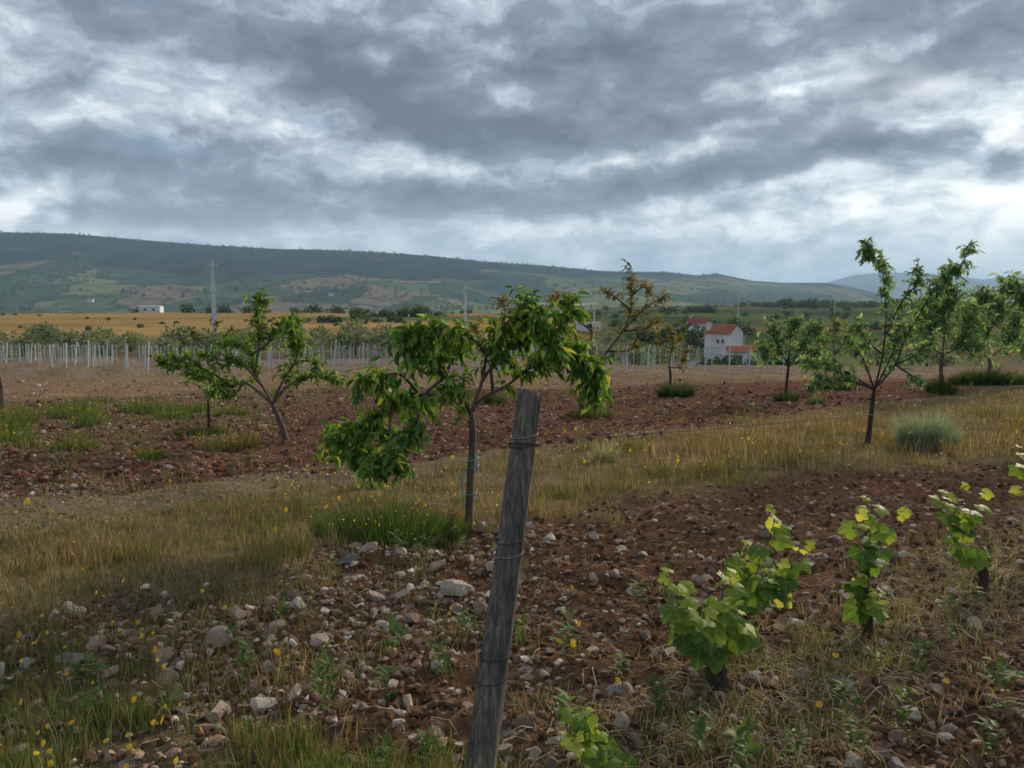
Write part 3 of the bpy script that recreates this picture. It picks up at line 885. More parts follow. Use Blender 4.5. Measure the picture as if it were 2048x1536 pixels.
def leaf_cloud(base, Y, N, L, T, pal):
    Mx = frames(Y, N) * L[:, None, None]
    V, F = inst(base[0], base[1], Mx, T)
    return V, F, np.repeat(pick(pal, len(T)), len(base[0]), 0)


def grow(branches, n_twig, twig=(.1, .3), per=6, up=.25, spread=1.0, start=.25):
    """twigs off the branch lines and the leaf spots along them"""
    segs, pts, dirs = [], [], []
    paths = [smooth_path(b, 5) for b in branches[1:]]
    lens = np.array([np.linalg.norm(np.diff(p, axis=0), axis=1).sum() for p in paths])
    cnt = rng.multinomial(n_twig, lens / lens.sum())
    for p, k in zip(paths, cnt):
        for f in start + (1 - start) * rng.random(k) ** .8:
            i = min(int(f * (len(p) - 1)), len(p) - 2)
            a = p[i] + (p[i + 1] - p[i]) * rng.random()
            td = p[i + 1] - p[i]; td /= np.linalg.norm(td) + 1e-9
            d = td * .6 + rand_unit(1)[0] * spread + np.array([0, 0, up])
            d /= np.linalg.norm(d)
            L = twig[0] + (twig[1] - twig[0]) * rng.random()
            b = a + d * L * .6; c = a + d * L + np.array([0, 0, -.12 * L])
            segs.append((a, b, c))
            for q in np.linspace(.15, 1, per):
                s = a + (b - a) * q / .6 if q < .6 else b + (c - b) * (q - .6) / .4
                pts.append(s); dirs.append(d)
        e = p[-1]; td = p[-1] - p[-2]; td /= np.linalg.norm(td)
        for _ in range(per):
            pts.append(e - td * .1 * rng.random()); dirs.append(td)
    return segs, np.array(pts), np.array(dirs)


def bark_parts(rt, branches, r0, mat, sides=8):
    for i, b in enumerate(branches):
        p = smooth_path(b, 5)
        f = np.linspace(0, 1, len(p))
        if i == 0:
            r = r0 * (1.12 - .3 * f); r[0] *= 1.25
            p = np.vstack([p[:1] - [0, 0, .12], p]); r = np.concatenate([[r[0] * 1.1], r])
            nm = 'trunk'
        else:
            r = r0 * (.42 * (1 - f) ** .8 + .06); nm = 'branch'
        obj(nm, mesh_np(nm, *tube(p, r, sides if i == 0 else 6, rough=.12), smooth=True), mat, rt)


def twig_part(rt, segs, r, mat):
    vs = [tube(np.array(s), [r, r * .7, r * .4], 3, caps=False) for s in segs]
    obj('twigs', mesh_np('twigs', *cat_(vs)), mat, rt)['kind'] = 'stuff'


def tree(key, name, label, pal, r0, n_twig, leaf, per=6, droop=.35, twig=(.1, .3), mat='bark', base=LANCE[1], group=None, n_obj=0, up=.25, crown='col', spread=1.0, cat='tree'):
    loc, br = key
    loc = (loc[0], loc[1], float(H(loc[0], loc[1])) - .0)
    rt = root(name, loc, label, cat, group)
    bark_parts(rt, br, r0, M[mat])
    segs, P, Dr = grow(br, n_twig, twig, per, up, spread)
    twig_part(rt, segs, max(.0035, r0 * .09), M[mat])
    n = len(P)
    Y = Dr * .55 + rand_unit(n) * .75 + np.array([0, 0, -droop])
    N = np.array([0, 0, 1.0]) + rand_unit(n) * .7
    L = leaf * (.6 + .6 * rng.random(n))
    keep = np.ones(n, bool)
    if n_obj:
        order = np.argsort(P[:, 1] + rng.random(n) * .25)[:n_obj]
        keep[order] = False
        ms = []
        for b in LANCE:
            ms.append(mesh_np('leaf', *b, smooth=True)); ms[-1].materials.append(M['cherry'])
        Fm = frames(Y, N)
        for q in order:
            o = obj('leaf', ms[int(rng.integers(3))], None, rt, P[q], Matrix(Fm[q].tolist()).to_euler(), (L[q],) * 3)
    V, F, C = leaf_cloud(base, Y[keep], N[keep], L[keep], P[keep], pal)
    c = obj('crown', mesh_np('crown', V, F, C, smooth=True), M[crown], rt)
    if n_obj:
        c['kind'] = 'stuff'
    return rt


FR = 'young fruit trees planted in rows'
tree(T1, 'cherry_tree', 'small leafy green tree tied with blue twine, just behind the wooden post', CHERRY_PAL, .032, 720, .092, 7, .5, (.07, .20), n_obj=300, up=.02, group=FR)
tree(T2, 'fruit_tree', 'open branched fruit tree with a trunk leaning left, yellow flowers at its foot', ALMOND_PAL, .046, 380, .10, 8, .1, (.08, .24), group=FR, up=.4)
tree(T3, 'fruit_tree', 'tall straggly fruit tree with long upright shoots beside the silvery shrub', GREY_PAL, .036, 430, .088, 8, .3, (.06, .20), mat='dark_bark', group=FR, up=.1)
tree(T4, 'fruit_tree', 'sparse tree with rusty bronze leaves and a forked trunk', RUST_PAL, .045, 200, .10, 6, .1, (.10, .28), mat='dark_bark', group=FR, up=.4)
tree(T5, 'fruit_tree', 'tiny bronze leaved sapling rising out of a round dark green tussock', RUST_PAL, .04, 60, .12, 6, .1, (.1, .3), mat='dark_bark', group=FR)
tree(T6, 'fruit_tree', 'bushy green fruit tree on a thin dark trunk in front of the white house', GREY_PAL, .042, 260, .13, 8, .3, (.15, .42), mat='dark_bark', group=FR)
tree(T7, 'fruit_tree', 'dull olive brown fruit tree half hidden behind the tall straggly tree', np.concatenate([GREY_PAL, RUST_PAL[:3]]), .05, 130, .13, 7, .2, (.2, .5), mat='dark_bark', group=FR)
tree(T8, 'fruit_tree', 'dense green fruit tree with a pale trunk forking in a low Y', GREY_PAL, .06, 420, .15, 9, .3, (.25, .75), mat='bark', group=FR)
tree(T9, 'fruit_tree', 'dense green fruit tree with upright shoots over the widest dark tussock', GREY_PAL, .06, 420, .17, 9, .3, (.3, .85), mat='bark', group=FR)
tree(T10, 'fruit_tree', 'green fruit tree cut by the right edge of the picture', GREY_PAL, .06, 190, .12, 8, .3, (.12, .35), mat='dark_bark', group=FR)
tree(T11, 'fruit_tree', 'thin dark sapling with few bronze leaves behind the leaning tree', RUST_PAL * .6, .03, 16, .10, 5, .1, (.08, .25), mat='dark_bark', group=FR)
tree(T12, 'fruit_tree', 'dark trunked bronze leaved tree seen through the cherry branches', RUST_PAL, .05, 90, .12, 6, .1, (.12, .35), mat='dark_bark', group=FR)

# blue twine round the young tree
loc = T1[0]
zt = float(H(loc[0], loc[1]))
rt = root('twine', (loc[0] + .02, loc[1], zt), 'blue green twine knotted round the thin trunk of the cherry tree', 'twine')
for z0, z1, tw in ((.28, .34, 1), (.50, .66, 2.5)):
    a = np.linspace(0, tw * 2 * math.pi, int(24 * tw))
    P = np.stack([.046 * np.cos(a) + .02 * (z0 > .4), .046 * np.sin(a), z0 + (z1 - z0) * a / a[-1]], 1)
    obj('loop', mesh_np('loop', *tube(P, .0055, 4)), M['twine'], rt)
obj('loose_end', mesh_np('loose_end', *tube(smooth_path([(-.04, -.03, .52), (-.07, -.04, .46), (-.065, -.04, .36), (-.05, -.04, .22)]), .005, 4)), M['twine'], rt)


# ================================================================== GRAPE VINES
VL = {}
for nm, stops in (('low', [(0, (.07, .14, .028)), (.5, (.12, .21, .036)), (1, (.18, .28, .042))]),
                  ('mid', [(0, (.14, .23, .036)), (.5, (.24, .34, .048)), (1, (.34, .42, .06))]),
                  ('tip', [(0, (.26, .34, .05)), (.5, (.38, .44, .07)), (1, (.50, .48, .12))])):
    mt = m_foliage('vine_leaf_' + nm, stops, .48, .55, .18, .2, True)
    VL[nm] = []
    for s in range(3):
        me = mesh_np('leaf', *vine_leaf(s + 3), smooth=True); me.materials.append(mt); VL[nm].append(me)


def vine(key, label, r0, leaf, nper, base_leaves=0, hi=None):
    loc, br = key
    z = float(H(loc[0], loc[1]))
    rt = root('grape_vine', (loc[0], loc[1], z), label, 'vine', 'young grape vines in the near row')
    n_old = hi or 1
    for i, b in enumerate(br):
        p = smooth_path(b, 5); f = np.linspace(0, 1, len(p))
        if i == 0:
            r = r0 * (1.15 - .25 * f); p = np.vstack([p[:1] - [0, 0, .1], p]); r = np.concatenate([[r0 * 1.25], r])
            obj('trunk', mesh_np('trunk', *tube(p, r, 10, rough=.35), smooth=True), M['dark_bark'], rt)
        elif i < n_old:
            obj('arm', mesh_np('arm', *tube(p, r0 * (.75 - .3 * f), 8, rough=.35), smooth=True), M['dark_bark'], rt)
        else:
            obj('shoot', mesh_np('shoot', *tube(p, .0055 - .0035 * f, 5), smooth=True), M['stem'], rt)
            n = int(nper * (len(b) - 1) / 2 + 1)
            for k in range(n):
                q = (k + .3 + .5 * rng.random()) / n
                a = p[min(int(q * (len(p) - 1)), len(p) - 1)]
                side = rand_unit(1)[0]; side[2] *= .3; side[1] -= .45
                L = leaf * (1.15 - .75 * q ** 1.6) * (.75 + .5 * rng.random())
                Y = side * .8 + np.array([0, 0, -.55 + .5 * q])
                N = side * 1.2 + np.array([0, -.45, .35]) + rand_unit(1)[0] * .4
                R = Matrix(frames(Y[None], N[None])[0].tolist()).to_euler()
                pos = a + side * .024
                kind = 'tip' if q > .72 else ('mid' if q > .34 + .2 * rng.random() else 'low')
                obj('leaf', VL[kind][int(rng.integers(3))], None, rt, pos, R, (L,) * 3)
    return rt


vine(V1, 'nearest grape vine with a thick twisted dark trunk', .044, .115, 7, hi=3)
vine(V2, 'bushy grape vine with a wispy side shoot, behind the thick trunked one', .03, .115, 7, hi=1)
vine(V3, 'slender upright grape vine, the middle one of the row', .026, .105, 6.5, hi=1)
vine(V4, 'grape vine with its leaves bent over to one side of a short dark stem', .026, .115, 6.5, hi=1)
vine(V5, 'grape vine cut by the right edge of the picture', .028, .12, 6, hi=1)
vine(V6, 'small bright shoot of grape leaves low beside the wooden post', .009, .072, 6, hi=1)


# ================================================================== GRASS AND WEEDS
def blades(P, h, lean, wd, col, bend=.35):
    n = len(P)
    a = rng.random(n) * 2 * math.pi
    side = np.stack([np.cos(a), np.sin(a), np.zeros(n)], 1) * (wd / 2)[:, None]
    ln = np.concatenate([lean, np.zeros((n, 1))], 1)
    up = np.array([0, 0, 1.0])
    mid = P + up * (h * .55)[:, None] + ln * (h * bend)[:, None]
    tip = P + up * (h * .98)[:, None] + ln * (h * .95)[:, None]
    V = np.stack([P - side, P + side, mid - side * .75, mid + side * .75, tip], 1).reshape(-1, 3)
    F = np.array([(0, 1, 3), (0, 3, 2), (2, 3, 4)])[None] + (np.arange(n) * 5)[:, None, None]
    return V, F.reshape(-1, 3), np.repeat(col, 5, 0)


def tufts(C, nb, hgt, rad, pal, wd, lean=.45, green=None):
    """C (n,2) tuft centres; arrays hgt, rad, wd per tuft"""
    n = len(C)
    idx = np.repeat(np.arange(n), nb)
    m = len(idx)
    a = rng.random(m) * 2 * math.pi; r = np.sqrt(rng.random(m)) * rad[idx]
    X = C[idx, 0] + np.cos(a) * r; Yy = C[idx, 1] + np.sin(a) * r
    P = np.stack([X, Yy, H(X, Yy) - .01], 1)
    ln = np.stack([np.cos(a), np.sin(a)], 1) * (rng.random(m) * lean)[:, None] + rng.normal(size=(m, 2)) * .12
    hh = hgt[idx] * (.45 + .65 * rng.random(m))
    pc = pal[idx] if pal.ndim == 3 else None
    if pc is not None:
        col = pc[np.arange(m), rng.integers(0, pal.shape[1], m)]
    else:
        col = pal[rng.integers(0, len(pal), m)]
    col = col * (.75 + .5 * rng.random((m, 1)))
    return blades(P, hh, ln, wd[idx] * (.7 + .6 * rng.random(m)), col)


TAN = np.array([(.27, .205, .125), (.35, .285, .19), (.205, .135, .08), (.27, .225, .14), (.17, .15, .075), (.235, .145, .08)])
TANG = np.array([(.23, .18, .095), (.30, .245, .15), (.15, .15, .06), (.105, .14, .045), (.19, .13, .07), (.085, .125, .035)])
GRN = np.array([(.085, .14, .035), (.11, .175, .045), (.15, .20, .055), (.07, .11, .032), (.24, .21, .09)])
GRN2 = np.array([(.045, .10, .03), (.06, .125, .035), (.09, .16, .045), (.035, .075, .025)])
SHORT = np.array([(.22, .18, .10), (.17, .16, .08), (.29, .23, .14), (.13, .14, .06)])


def sample(n, y0, y1, p=1.0, tmax=.86):
    """points over the view wedge, thinning with distance"""
    q = rng.random(n)
    e = 2 - p - 1.0
    yy = (y0 ** e + (y1 ** e - y0 ** e) * q) ** (1 / e) if abs(e) > 1e-6 else y0 * (y1 / y0) ** q
    tt = (rng.random(n) * 2 - 1) * tmax
    return tt * yy, yy


def grass_obj(name, label, parts, cat='grass'):
    if not parts:
        return
    n = 0; Vs, Fs, Cs = [], [], []
    for V, F, C in parts:
        Vs.append(V); Fs.append(F + n); Cs.append(C); n += len(V)
    o = obj(name, mesh_np(name, np.concatenate(Vs), np.concatenate(Fs), np.concatenate(Cs)), M['grass'])
    return tag(o, label, cat, kind='stuff')


# the dry flowering strip
x, y = sample(26000, 3.2, 34, 1.25)
zn = zones(x, y)
acc = rng.random(len(x)) < zn['strip'] * (.05 + .62 * sstep(fbm(x, y, 1.3, 3, 99), .42, .70))
x, y = x[acc], y[acc]
g = fbm(x, y, .8, 3, 101)
u_, v_ = uv(x, y)
tall = .05 + .17 * fbm(x, y, .6, 3, 111) ** 1.3 + .08 * sstep(u_, 4, 9) - .05 * sstep(v_, 6.4, 7.4)
tall = np.maximum(tall, .06) * (.6 + .8 * rng.random(len(x)))
gm = (g > .55) | ((u_ < 3.3) & (g > .47))
parts = []
for msk, pal in ((~gm, TAN), (gm, TANG)):
    if msk.sum():
        parts.append(tufts(np.stack([x[msk], y[msk]], 1), 14, tall[msk], .07 + y[msk] * .006, pal, .0032 + y[msk] * .0005))
grass_obj('dry_grass', 'dry tan and rusty grass along the strip of fruit trees', parts)

# short turf of the track, thin weeds on the ploughed land, stubble beyond
x, y = sample(15000, 3.2, 34, 1.2)
zn = zones(x, y)
acc = rng.random(len(x)) < zn['path'] * .8 + zn['strip'] * .85
p1 = tufts(np.stack([x[acc], y[acc]], 1), 9, .035 + .05 * rng.random(acc.sum()) + .03 * zn['strip'][acc], .10 + y[acc] * .004, SHORT, .004 + y[acc] * .0005, .9)
grass_obj('short_grass', 'short worn grass on the bare track and under the dry strip', [p1])
lf = sstep(-x + (fbm(x, y, .5, 3, 8) - .5) * 7, 3, 9)
acc = rng.random(len(x)) < zn['plough'] * (.05 + .5 * lf * sstep(fbm(x, y, .7, 3, 9), .42, .6))
p2 = tufts(np.stack([x[acc], y[acc]], 1), 12, .10 + .16 * rng.random(acc.sum()), .10 + y[acc] * .004, np.concatenate([GRN, TANG]), .004 + y[acc] * .0006, .7)
grass_obj('plough_weeds', 'thin green weeds scattered over the ploughed red soil', [p2], 'weeds')
x, y = sample(5000, 17, 60, .9)
zn = zones(x, y)
acc = rng.random(len(x)) < zn['far'] * .55
p3 = tufts(np.stack([x[acc], y[acc]], 1), 10, .06 + .10 * rng.random(acc.sum()), .3 + y[acc] * .008, TAN, .006 + y[acc] * .0007, .9)
grass_obj('stubble', 'pale dry stubble in front of the trellis posts', [p3])

# near corner turf and grass among the stones
x, y = sample(9000, 2.1, 6.2, 1.0)
zn = zones(x, y)
acc = rng.random(len(x)) < zn['corner'] * .55 * sstep(fbm(x, y, 1.9, 3, 13), .35, .55)
xa, ya = x[acc], y[acc]
p4b = (ya < 3.0 + .25 * np.sin(xa * 3))
xg, yg = xa[p4b], ya[p4b]
p4c = tufts(np.stack([xg, yg], 1), 9, .07 + .12 * rng.random(len(xg)), np.full(len(xg), .05), GRN[:4] * 1.15, np.full(len(xg), .0042), .4)
p4 = tufts(np.stack([xa, ya], 1), 13, .06 + .15 * fbm(xa, ya, 1.5, 3, 12), np.full(len(xa), .055), np.concatenate([GRN, TANG, TAN[:3]]), np.full(len(xa), .0042), .45)
grass_obj('green_grass', 'fresh green grass in the near corner with yellow daisies', [p4, p4c])
soil = (1 - zn['strip']) * (1 - zn['corner']) * (1 - zn['path'])
leftish = sstep(-x + (fbm(x, y, 1.2, 3, 77) - .5) * 2.2, .5, 1.5)
patch = sstep(fbm(x, y, 1.6, 3, 78), .50, .62)
acc = rng.random(len(x)) < soil * np.clip(.025 + .42 * leftish + .10 * patch * (zn['v'] > 1.2) + .35 * zn['row'], 0, .7)
xa, ya = x[acc], y[acc]
p5 = tufts(np.stack([xa, ya], 1), 9, .05 + .15 * rng.random(len(xa)), np.full(len(xa), .06), np.concatenate([TANG, TAN[:3], GRN[:3]]), np.full(len(xa), .0042), .8)
grass_obj('thin_grass', 'thin dry and green grass between the stones', [p5])

# straw lying flat along the vines
n = 3800
x, y = sample(n * 4, 2.1, 6.5, 1.0)
zn = zones(x, y)
acc = rng.random(len(x)) < np.clip(zn['row'] * .9 + .04, 0, 1) * (1 - zn['strip'])
x, y = x[acc][:n], y[acc][:n]
k = len(x)
a = rng.random(k) * 2 * math.pi; L = .05 + .16 * rng.random(k) ** 2
dv = np.stack([np.cos(a), np.sin(a), np.zeros(k)], 1); sd = np.stack([-np.sin(a), np.cos(a), np.zeros(k)], 1) * (.0016 + .0016 * rng.random((k, 1)))
p0 = np.stack([x, y, H(x, y) + .012], 1); pe = p0 + dv * L[:, None]; pe[:, 2] = H(pe[:, 0], pe[:, 1]) + .008
pm = (p0 + pe) / 2 + np.array([0, 0, 1]) * (.01 + .03 * rng.random((k, 1))) + sd * 6 * rng.normal(size=(k, 1))
V = np.stack([p0 - sd, p0 + sd, pm - sd, pm + sd, pe], 1).reshape(-1, 3)
F = (np.array([(0, 1, 3), (0, 3, 2), (2, 3, 4)])[None] + (np.arange(k) * 5)[:, None, None]).reshape(-1, 3)
grass_obj('straw', 'pale dry stalks lying over the soil by the vines', [(V, F, np.repeat(pick(np.array([(.40, .32, .20), (.30, .23, .14), (.46, .40, .28)]), k), 5, 0))], 'straw')


# ------------------------------------------------------------------ tussocks and shrubs, one thing each
def tussock(name, label, cat, x, y, w, d, h, n, pal, bw, lean=.6, group=None, flowers=0, fcol=None, dome=1.0):
    z = float(H(x, y))
    a = rng.random(n) * 2 * math.pi; r = np.sqrt(rng.random(n))
    P = np.stack([np.cos(a) * r * w * .42, np.sin(a) * r * d * .42, np.zeros(n)], 1)
    P[:, 2] = H(P[:, 0] + x, P[:, 1] + y) - z - .02
    ln = np.stack([np.cos(a), np.sin(a)], 1) * (r * lean)[:, None] + rng.normal(size=(n, 2)) * .15
    hh = h * (.35 + .75 * rng.random(n)) * (1 - .45 * dome * r ** 2) * (.65 + .6 * vnoise(P[:, 0] * 6 / w + 9, P[:, 1] * 6 / d, int(x * 97) % 50))
    V, F, C = blades(P, hh, ln, bw * (.7 + .6 * rng.random(n)), pick(pal, n, .3))
    if flowers:
        k = rng.integers(0, n, flowers)
        T = V.reshape(n, 5, 3)[k, 4] + np.array([0, 0, .01])
        q = np.array([(-1, 0, 0), (0, -1, .3), (1, 0, 0), (0, 1, .3)], float); qf = np.array([(0, 1, 2), (0, 2, 3)])
        Fr = frames(rand_unit(flowers), np.array([0, -.5, 1.]) + rand_unit(flowers) * .5) * (bw * 1.6 * (.7 + .6 * rng.random(flowers)))[:, None, None]
        V2, F2 = inst(q, qf, Fr, T)
        F = np.concatenate([F, F2 + len(V)]); V = np.concatenate([V, V2])
        C = np.concatenate([C, np.repeat(pick(fcol, flowers), 4, 0)])
    o = obj(name, mesh_np(name, V, F, C), M['grass'], None, (x, y, z))
    return tag(o, label, cat, group)


YEL = np.array([(.75, .42, .015), (.80, .52, .03), (.70, .36, .01)])
WHT = np.array([(.75, .75, .70)])
GT = 'dark tussocks at the feet of the fruit trees'
DG = np.array([(.028, .062, .026), (.045, .09, .034), (.07, .125, .04), (.035, .075, .026), (.10, .13, .05)])
tussock('grass_tussock', 'long dark green grass bank with white and yellow flowers beside the cherry trunk', 'grass', -.98, 6.05, 1.5, .7, .40, 1700, np.concatenate([GRN2, GRN2, GRN[:3]]), .006, .8, GT, 60, np.concatenate([WHT, YEL]))
tussock('grass_tussock', 'round dark green tussock under the tiny bronze sapling', 'grass', 4.85, 22.3, 1.25, .9, .62, 900, DG, .018, .6, GT)
tussock('grass_tussock', 'small green tussock at the foot of the bushy tree before the house', 'grass', 7.6, 20.9, .75, .6, .42, 500, np.concatenate([DG, GRN[:1]]), .016, .6, GT)
tussock('grass_tussock', 'bright green low weed patch on the ploughed soil left of the tall straggly tree', 'weeds', 8.15, 20.2, .55, .4, .25, 300, GRN, .016, .7, GT)
tussock('grass_tussock', 'upright green tussock below the Y shaped trunk', 'grass', 13.2, 23.2, .95, .7, .65, 700, np.concatenate([DG, GRN[:2]]), .02, .45, GT)
tussock('grass_tussock', 'widest dark green tussock at the right under the dense trees', 'grass', 17.3, 27.9, 2.5, 1.3, .82, 1500, DG, .026, .6, GT)
tussock('grass_tussock', 'green tussock cut by the right edge of the picture', 'grass', 19.6, 28.6, 1.6, 1.2, .6, 800, np.concatenate([DG, GRN]), .026, .6, GT)
tussock('grass_tussock', 'low flat dark tussock around the thin dark sapling', 'grass', -5.45, 13.1, 1.05, .6, .24, 700, DG, .011, .8, GT)
tussock('grass_tussock', 'olive tussock around the forked trunk of the bronze tree', 'grass', 1.7, 16.3, 1.1, .7, .36, 700, np.concatenate([DG, GRN]), .013, .7, GT)
tussock('grass_tussock', 'small green tussock behind the cherry trunk', 'grass', -.45, 19.8, .7, .5, .38, 450, DG, .015, .6, GT)
tussock('grass_tussock', 'brown green bush between the two right hand trunks', 'shrub', 10.9, 25.6, 1.5, 1.0, .7, 800, np.concatenate([DG, TANG]), .02, .6, GT)
tussock('flower_clump', 'clump of small yellow flowers left of the leaning trunk', 'flowers', -4.35, 11.5, 1.15, .7, .36, 900, TANG, .008, .5, None, 70, YEL)
tussock('silver_shrub', 'round silvery blue green shrub in the dry grass', 'shrub', 6.08, 10.95, .85, .75, .62, 3200, np.array([(.23, .30, .23), (.29, .36, .28), (.18, .25, .18), (.33, .38, .30)]), .008, .55, None, dome=.8)
tussock('pale_tuft', 'pale feathery grass tuft right of the wooden post', 'grass', 1.25, 9.9, .36, .36, .42, 420, np.array([(.36, .36, .24), (.28, .31, .19)]), .006, .35)
tussock('pale_tuft', 'pale straw coloured grass tuft below the drooping cherry branches', 'grass', -1.55, 8.0, .40, .3, .30, 380, np.array([(.38, .35, .22), (.28, .30, .16)]), .005, .35)
GW = 'green weed clumps at the left edge of the ploughed land'
for i, (x, y, w_, h_) in enumerate([(-11.2, 15.6, 1.5, .55), (-10.0, 15.0, 1.3, .48), (-9.3, 16.1, 1.3, .45), (-8.4, 17.2, 1.3, .5), (-7.6, 17.6, 1.2, .45), (-10.2, 17.4, 1.4, .5),
                                    (-8.2, 14.6, 1.0, .4), (-9.2, 13.6, 1.2, .42), (-7.2, 16.0, .9, .35), (-8.2, 12.2, 1.0, .36), (-6.6, 11.3, .8, .28), (-6.2, 16.6, .8, .3), (-7.4, 10.2, .8, .25), (-5.0, 10.3, .6, .22)]):
    tussock('weed_clump', ['large weed clump at the left picture edge', 'tall weed clump beside the edge clump', 'weed clump in the middle of the left bank', 'weed clump on the rear of the left bank', 'last weed clump to the right on the rear bank', 'weed clump in front of the brown wooden post', 'weed clump before the left bank, towards the leaning tree', 'weed clump on the near side of the left bank', 'small weed clump between left bank and thin sapling', 'lone weed clump out on the red soil, left', 'low weed patch left of the yellow flower clump', 'small rear weed patch behind the thin sapling', 'low weed patch at the track edge, far left', 'smallest weed patch just before the yellow flower clump'][i], 'weeds', x, y, w_, w_ * .8, h_, 420, np.concatenate([GRN, GRN2[1:3]]), .012, .6, GW, 10, YEL)


# labels that tell look-alikes apart by the nearest landmark
_ones = 'first second third fourth fifth sixth seventh eighth ninth tenth eleventh twelfth thirteenth fourteenth fifteenth sixteenth seventeenth eighteenth nineteenth'.split()
ORD = [w_ + ' ' for w_ in _ones]
for t1, t2 in (('twentieth', 'twenty'), ('thirtieth', 'thirty'), ('fortieth', 'forty'), ('fiftieth', 'fifty'), ('sixtieth', 'sixty'), ('seventieth', 'seventy'), ('eightieth', 'eighty'), ('ninetieth', 'ninety')):
    ORD += [t1 + ' '] + [t2 + '-' + w_ + ' ' for w_ in _ones[:9]]
ORD[0] = ''
MARKS = [('the pale angular stone', -.335, 4.63), ('the squarish cream stone', -.68, 4.56), ('the flat grey slab', -2.16, 3.58), ('the rust brown stone', 1.16, 3.37), ('the egg shaped stone', 1.55, 3.37),
         ('the cream block', 1.31, 2.73), ('the wooden post', -.1, 2.3), ('the thick vine trunk', .95, 3.31), ('the middle vine', 1.94, 3.96), ('the bent over vine', 2.97, 4.61), ('the cherry trunk', -.36, 6.17),
         ('the low grape shoot', .3, 2.5), ('the silvery shrub', 6.08, 10.95), ('the straggly tree trunk', 5.4, 11.37), ('the dark grass bank', -.98, 6.05), ('the bushy vine', 1.2, 3.86)]
SEEN = {}


def by_mark(what, x, y):
    nm, mx, my = min(MARKS, key=lambda q: (x - q[1]) ** 2 + (y - q[2]) ** 2)
    a, b = x - mx, y - my
    d = ('left of ' if a < 0 else 'right of ') if abs(a) > abs(b) else ('in front of ' if b < 0 else 'behind ')
    return (what, d, nm, math.hypot(a, b))


def finish_labels(items):
    """items: (object, what, x, y); counts outward from each landmark"""
    cells = {}
    for o, what, x, y in items:
        w_, d, nm, r = by_mark(what, x, y)
        cells.setdefault((w_, d, nm), []).append((r, o))
    for (w_, d, nm), L in cells.items():
        for i, (r, o) in enumerate(sorted(L, key=lambda q: q[0])):
            o['label'] = ((ORD[i] + 'nearest ') if i < len(ORD) else 'outer ') + w_ + ' ' + d + nm


# small leafy weeds in the foreground
LATER = []
def weed_mesh(seed):
    r = np.random.default_rng(seed)
    n = 26
    zz = r.random(n) ** .8 * .15
    a = r.random(n) * 2 * math.pi
    st = r.integers(0, 4, n)
    off = np.array([(0, 0), (.02, .01), (-.018, .012), (.004, -.022)])[st]
    T = np.concatenate([off + off * zz[:, None] * 4, zz[:, None]], 1)
    Y = np.stack([np.cos(a), np.sin(a), .35 + r.random(n) * .6], 1); N = np.stack([-np.cos(a) * .5, -np.sin(a) * .5, np.ones(n)], 1)
    Mx = frames(Y, N) * (.035 + .04 * r.random(n))[:, None, None]
    V, F = inst(*lance_leaf(.2, .05, .3), Mx, T)
    C = np.repeat(pick(np.concatenate([GRN[:4], GRN2[1:3]]), n), 11, 0)
    return mesh_np('weed', V, F, C, True)


WM = [weed_mesh(s) for s in range(5)]
for m_ in WM:
    m_.materials.append(M['col'])
wspots = [(-.38, 3.55), (-.30, 3.42), (-.62, 3.85), (-.25, 3.95), (-.45, 4.25), (.05, 3.75), (.25, 3.62), (.32, 4.1), (.52, 3.45), (.62, 3.05), (-.55, 3.2), (-.75, 3.0), (-.9, 3.3), (-.95, 3.65),
          (-1.25, 3.4), (-1.45, 3.75), (-.6, 5.35), (-.35, 5.5), (-.85, 5.5), (-.15, 5.6), (1.45, 3.1), (1.6, 2.95), (1.35, 2.78), (1.05, 2.72), (1.7, 3.4), (2.0, 3.55), (2.25, 3.75), (2.5, 4.2), (2.7, 4.35),
          (3.05, 4.7), (.85, 2.68), (.7, 2.72), (.2, 2.75), (-.3, 2.75), (-.5, 2.7), (2.1, 3.1), (1.85, 2.75), (.75, 4.35), (.95, 4.2), (1.6, 4.75), (-1.75, 3.1), (-1.95, 3.3), (-1.3, 4.15), (-2.0, 4.0)]
for i, (x, y) in enumerate(wspots):
    reg = ('left of the wooden post' if x < -.1 else ('between the wooden post and the vines' if x < .9 else 'around the vine stems'))
    s = .55 + .7 * rng.random()
    o = obj('weed', WM[i % 5], None, None, (x, y, float(H(x, y)) - .005), (rng.normal() * .15, rng.normal() * .15, rng.random() * 6.28), (s, s, s * (.8 + .7 * rng.random())))
    tag(o, None, 'weed', 'small green weeds ' + reg)
    LATER.append((o, 'small leafy green weed', x, y))

# ================================================================== STONES
STN = []
for s in range(16):
    me = mesh_np('stone', *rock(s + 40, 2, .72), smooth=False); me.materials.append(M['stone']); STN.append(me)


def lay_stone(x, y, r, label, group=None, mesh=None, rz=None, sc=(1, 1, 1), tilt=.3):
    me = STN[int(rng.integers(len(STN)))] if mesh is None else mesh
    o = obj('stone', me, None, None, (x, y, float(H(x, y)) + r * .16 * sc[2]),
            (rng.normal() * tilt, rng.normal() * tilt, rng.random() * 6.28 if rz is None else rz), (r * sc[0], r * sc[1], r * sc[2]))
    return tag(o, label, 'stone', group)


def pale(name, a, b):
    return m_noise(name, [(.3, a), (.7, b)], 7, 8, .9, .6, (1, 1, 1), .03)


PALE = pale('pale_stone', (.30, .245, .20), (.47, .41, .35)); GREYS = pale('grey_stone', (.17, .155, .155), (.27, .25, .245))
PINK = pale('pink_stone', (.27, .19, .165), (.38, .29, .255)); RUSTS = pale('rust_stone', (.16, .085, .065), (.27, .15, .11))


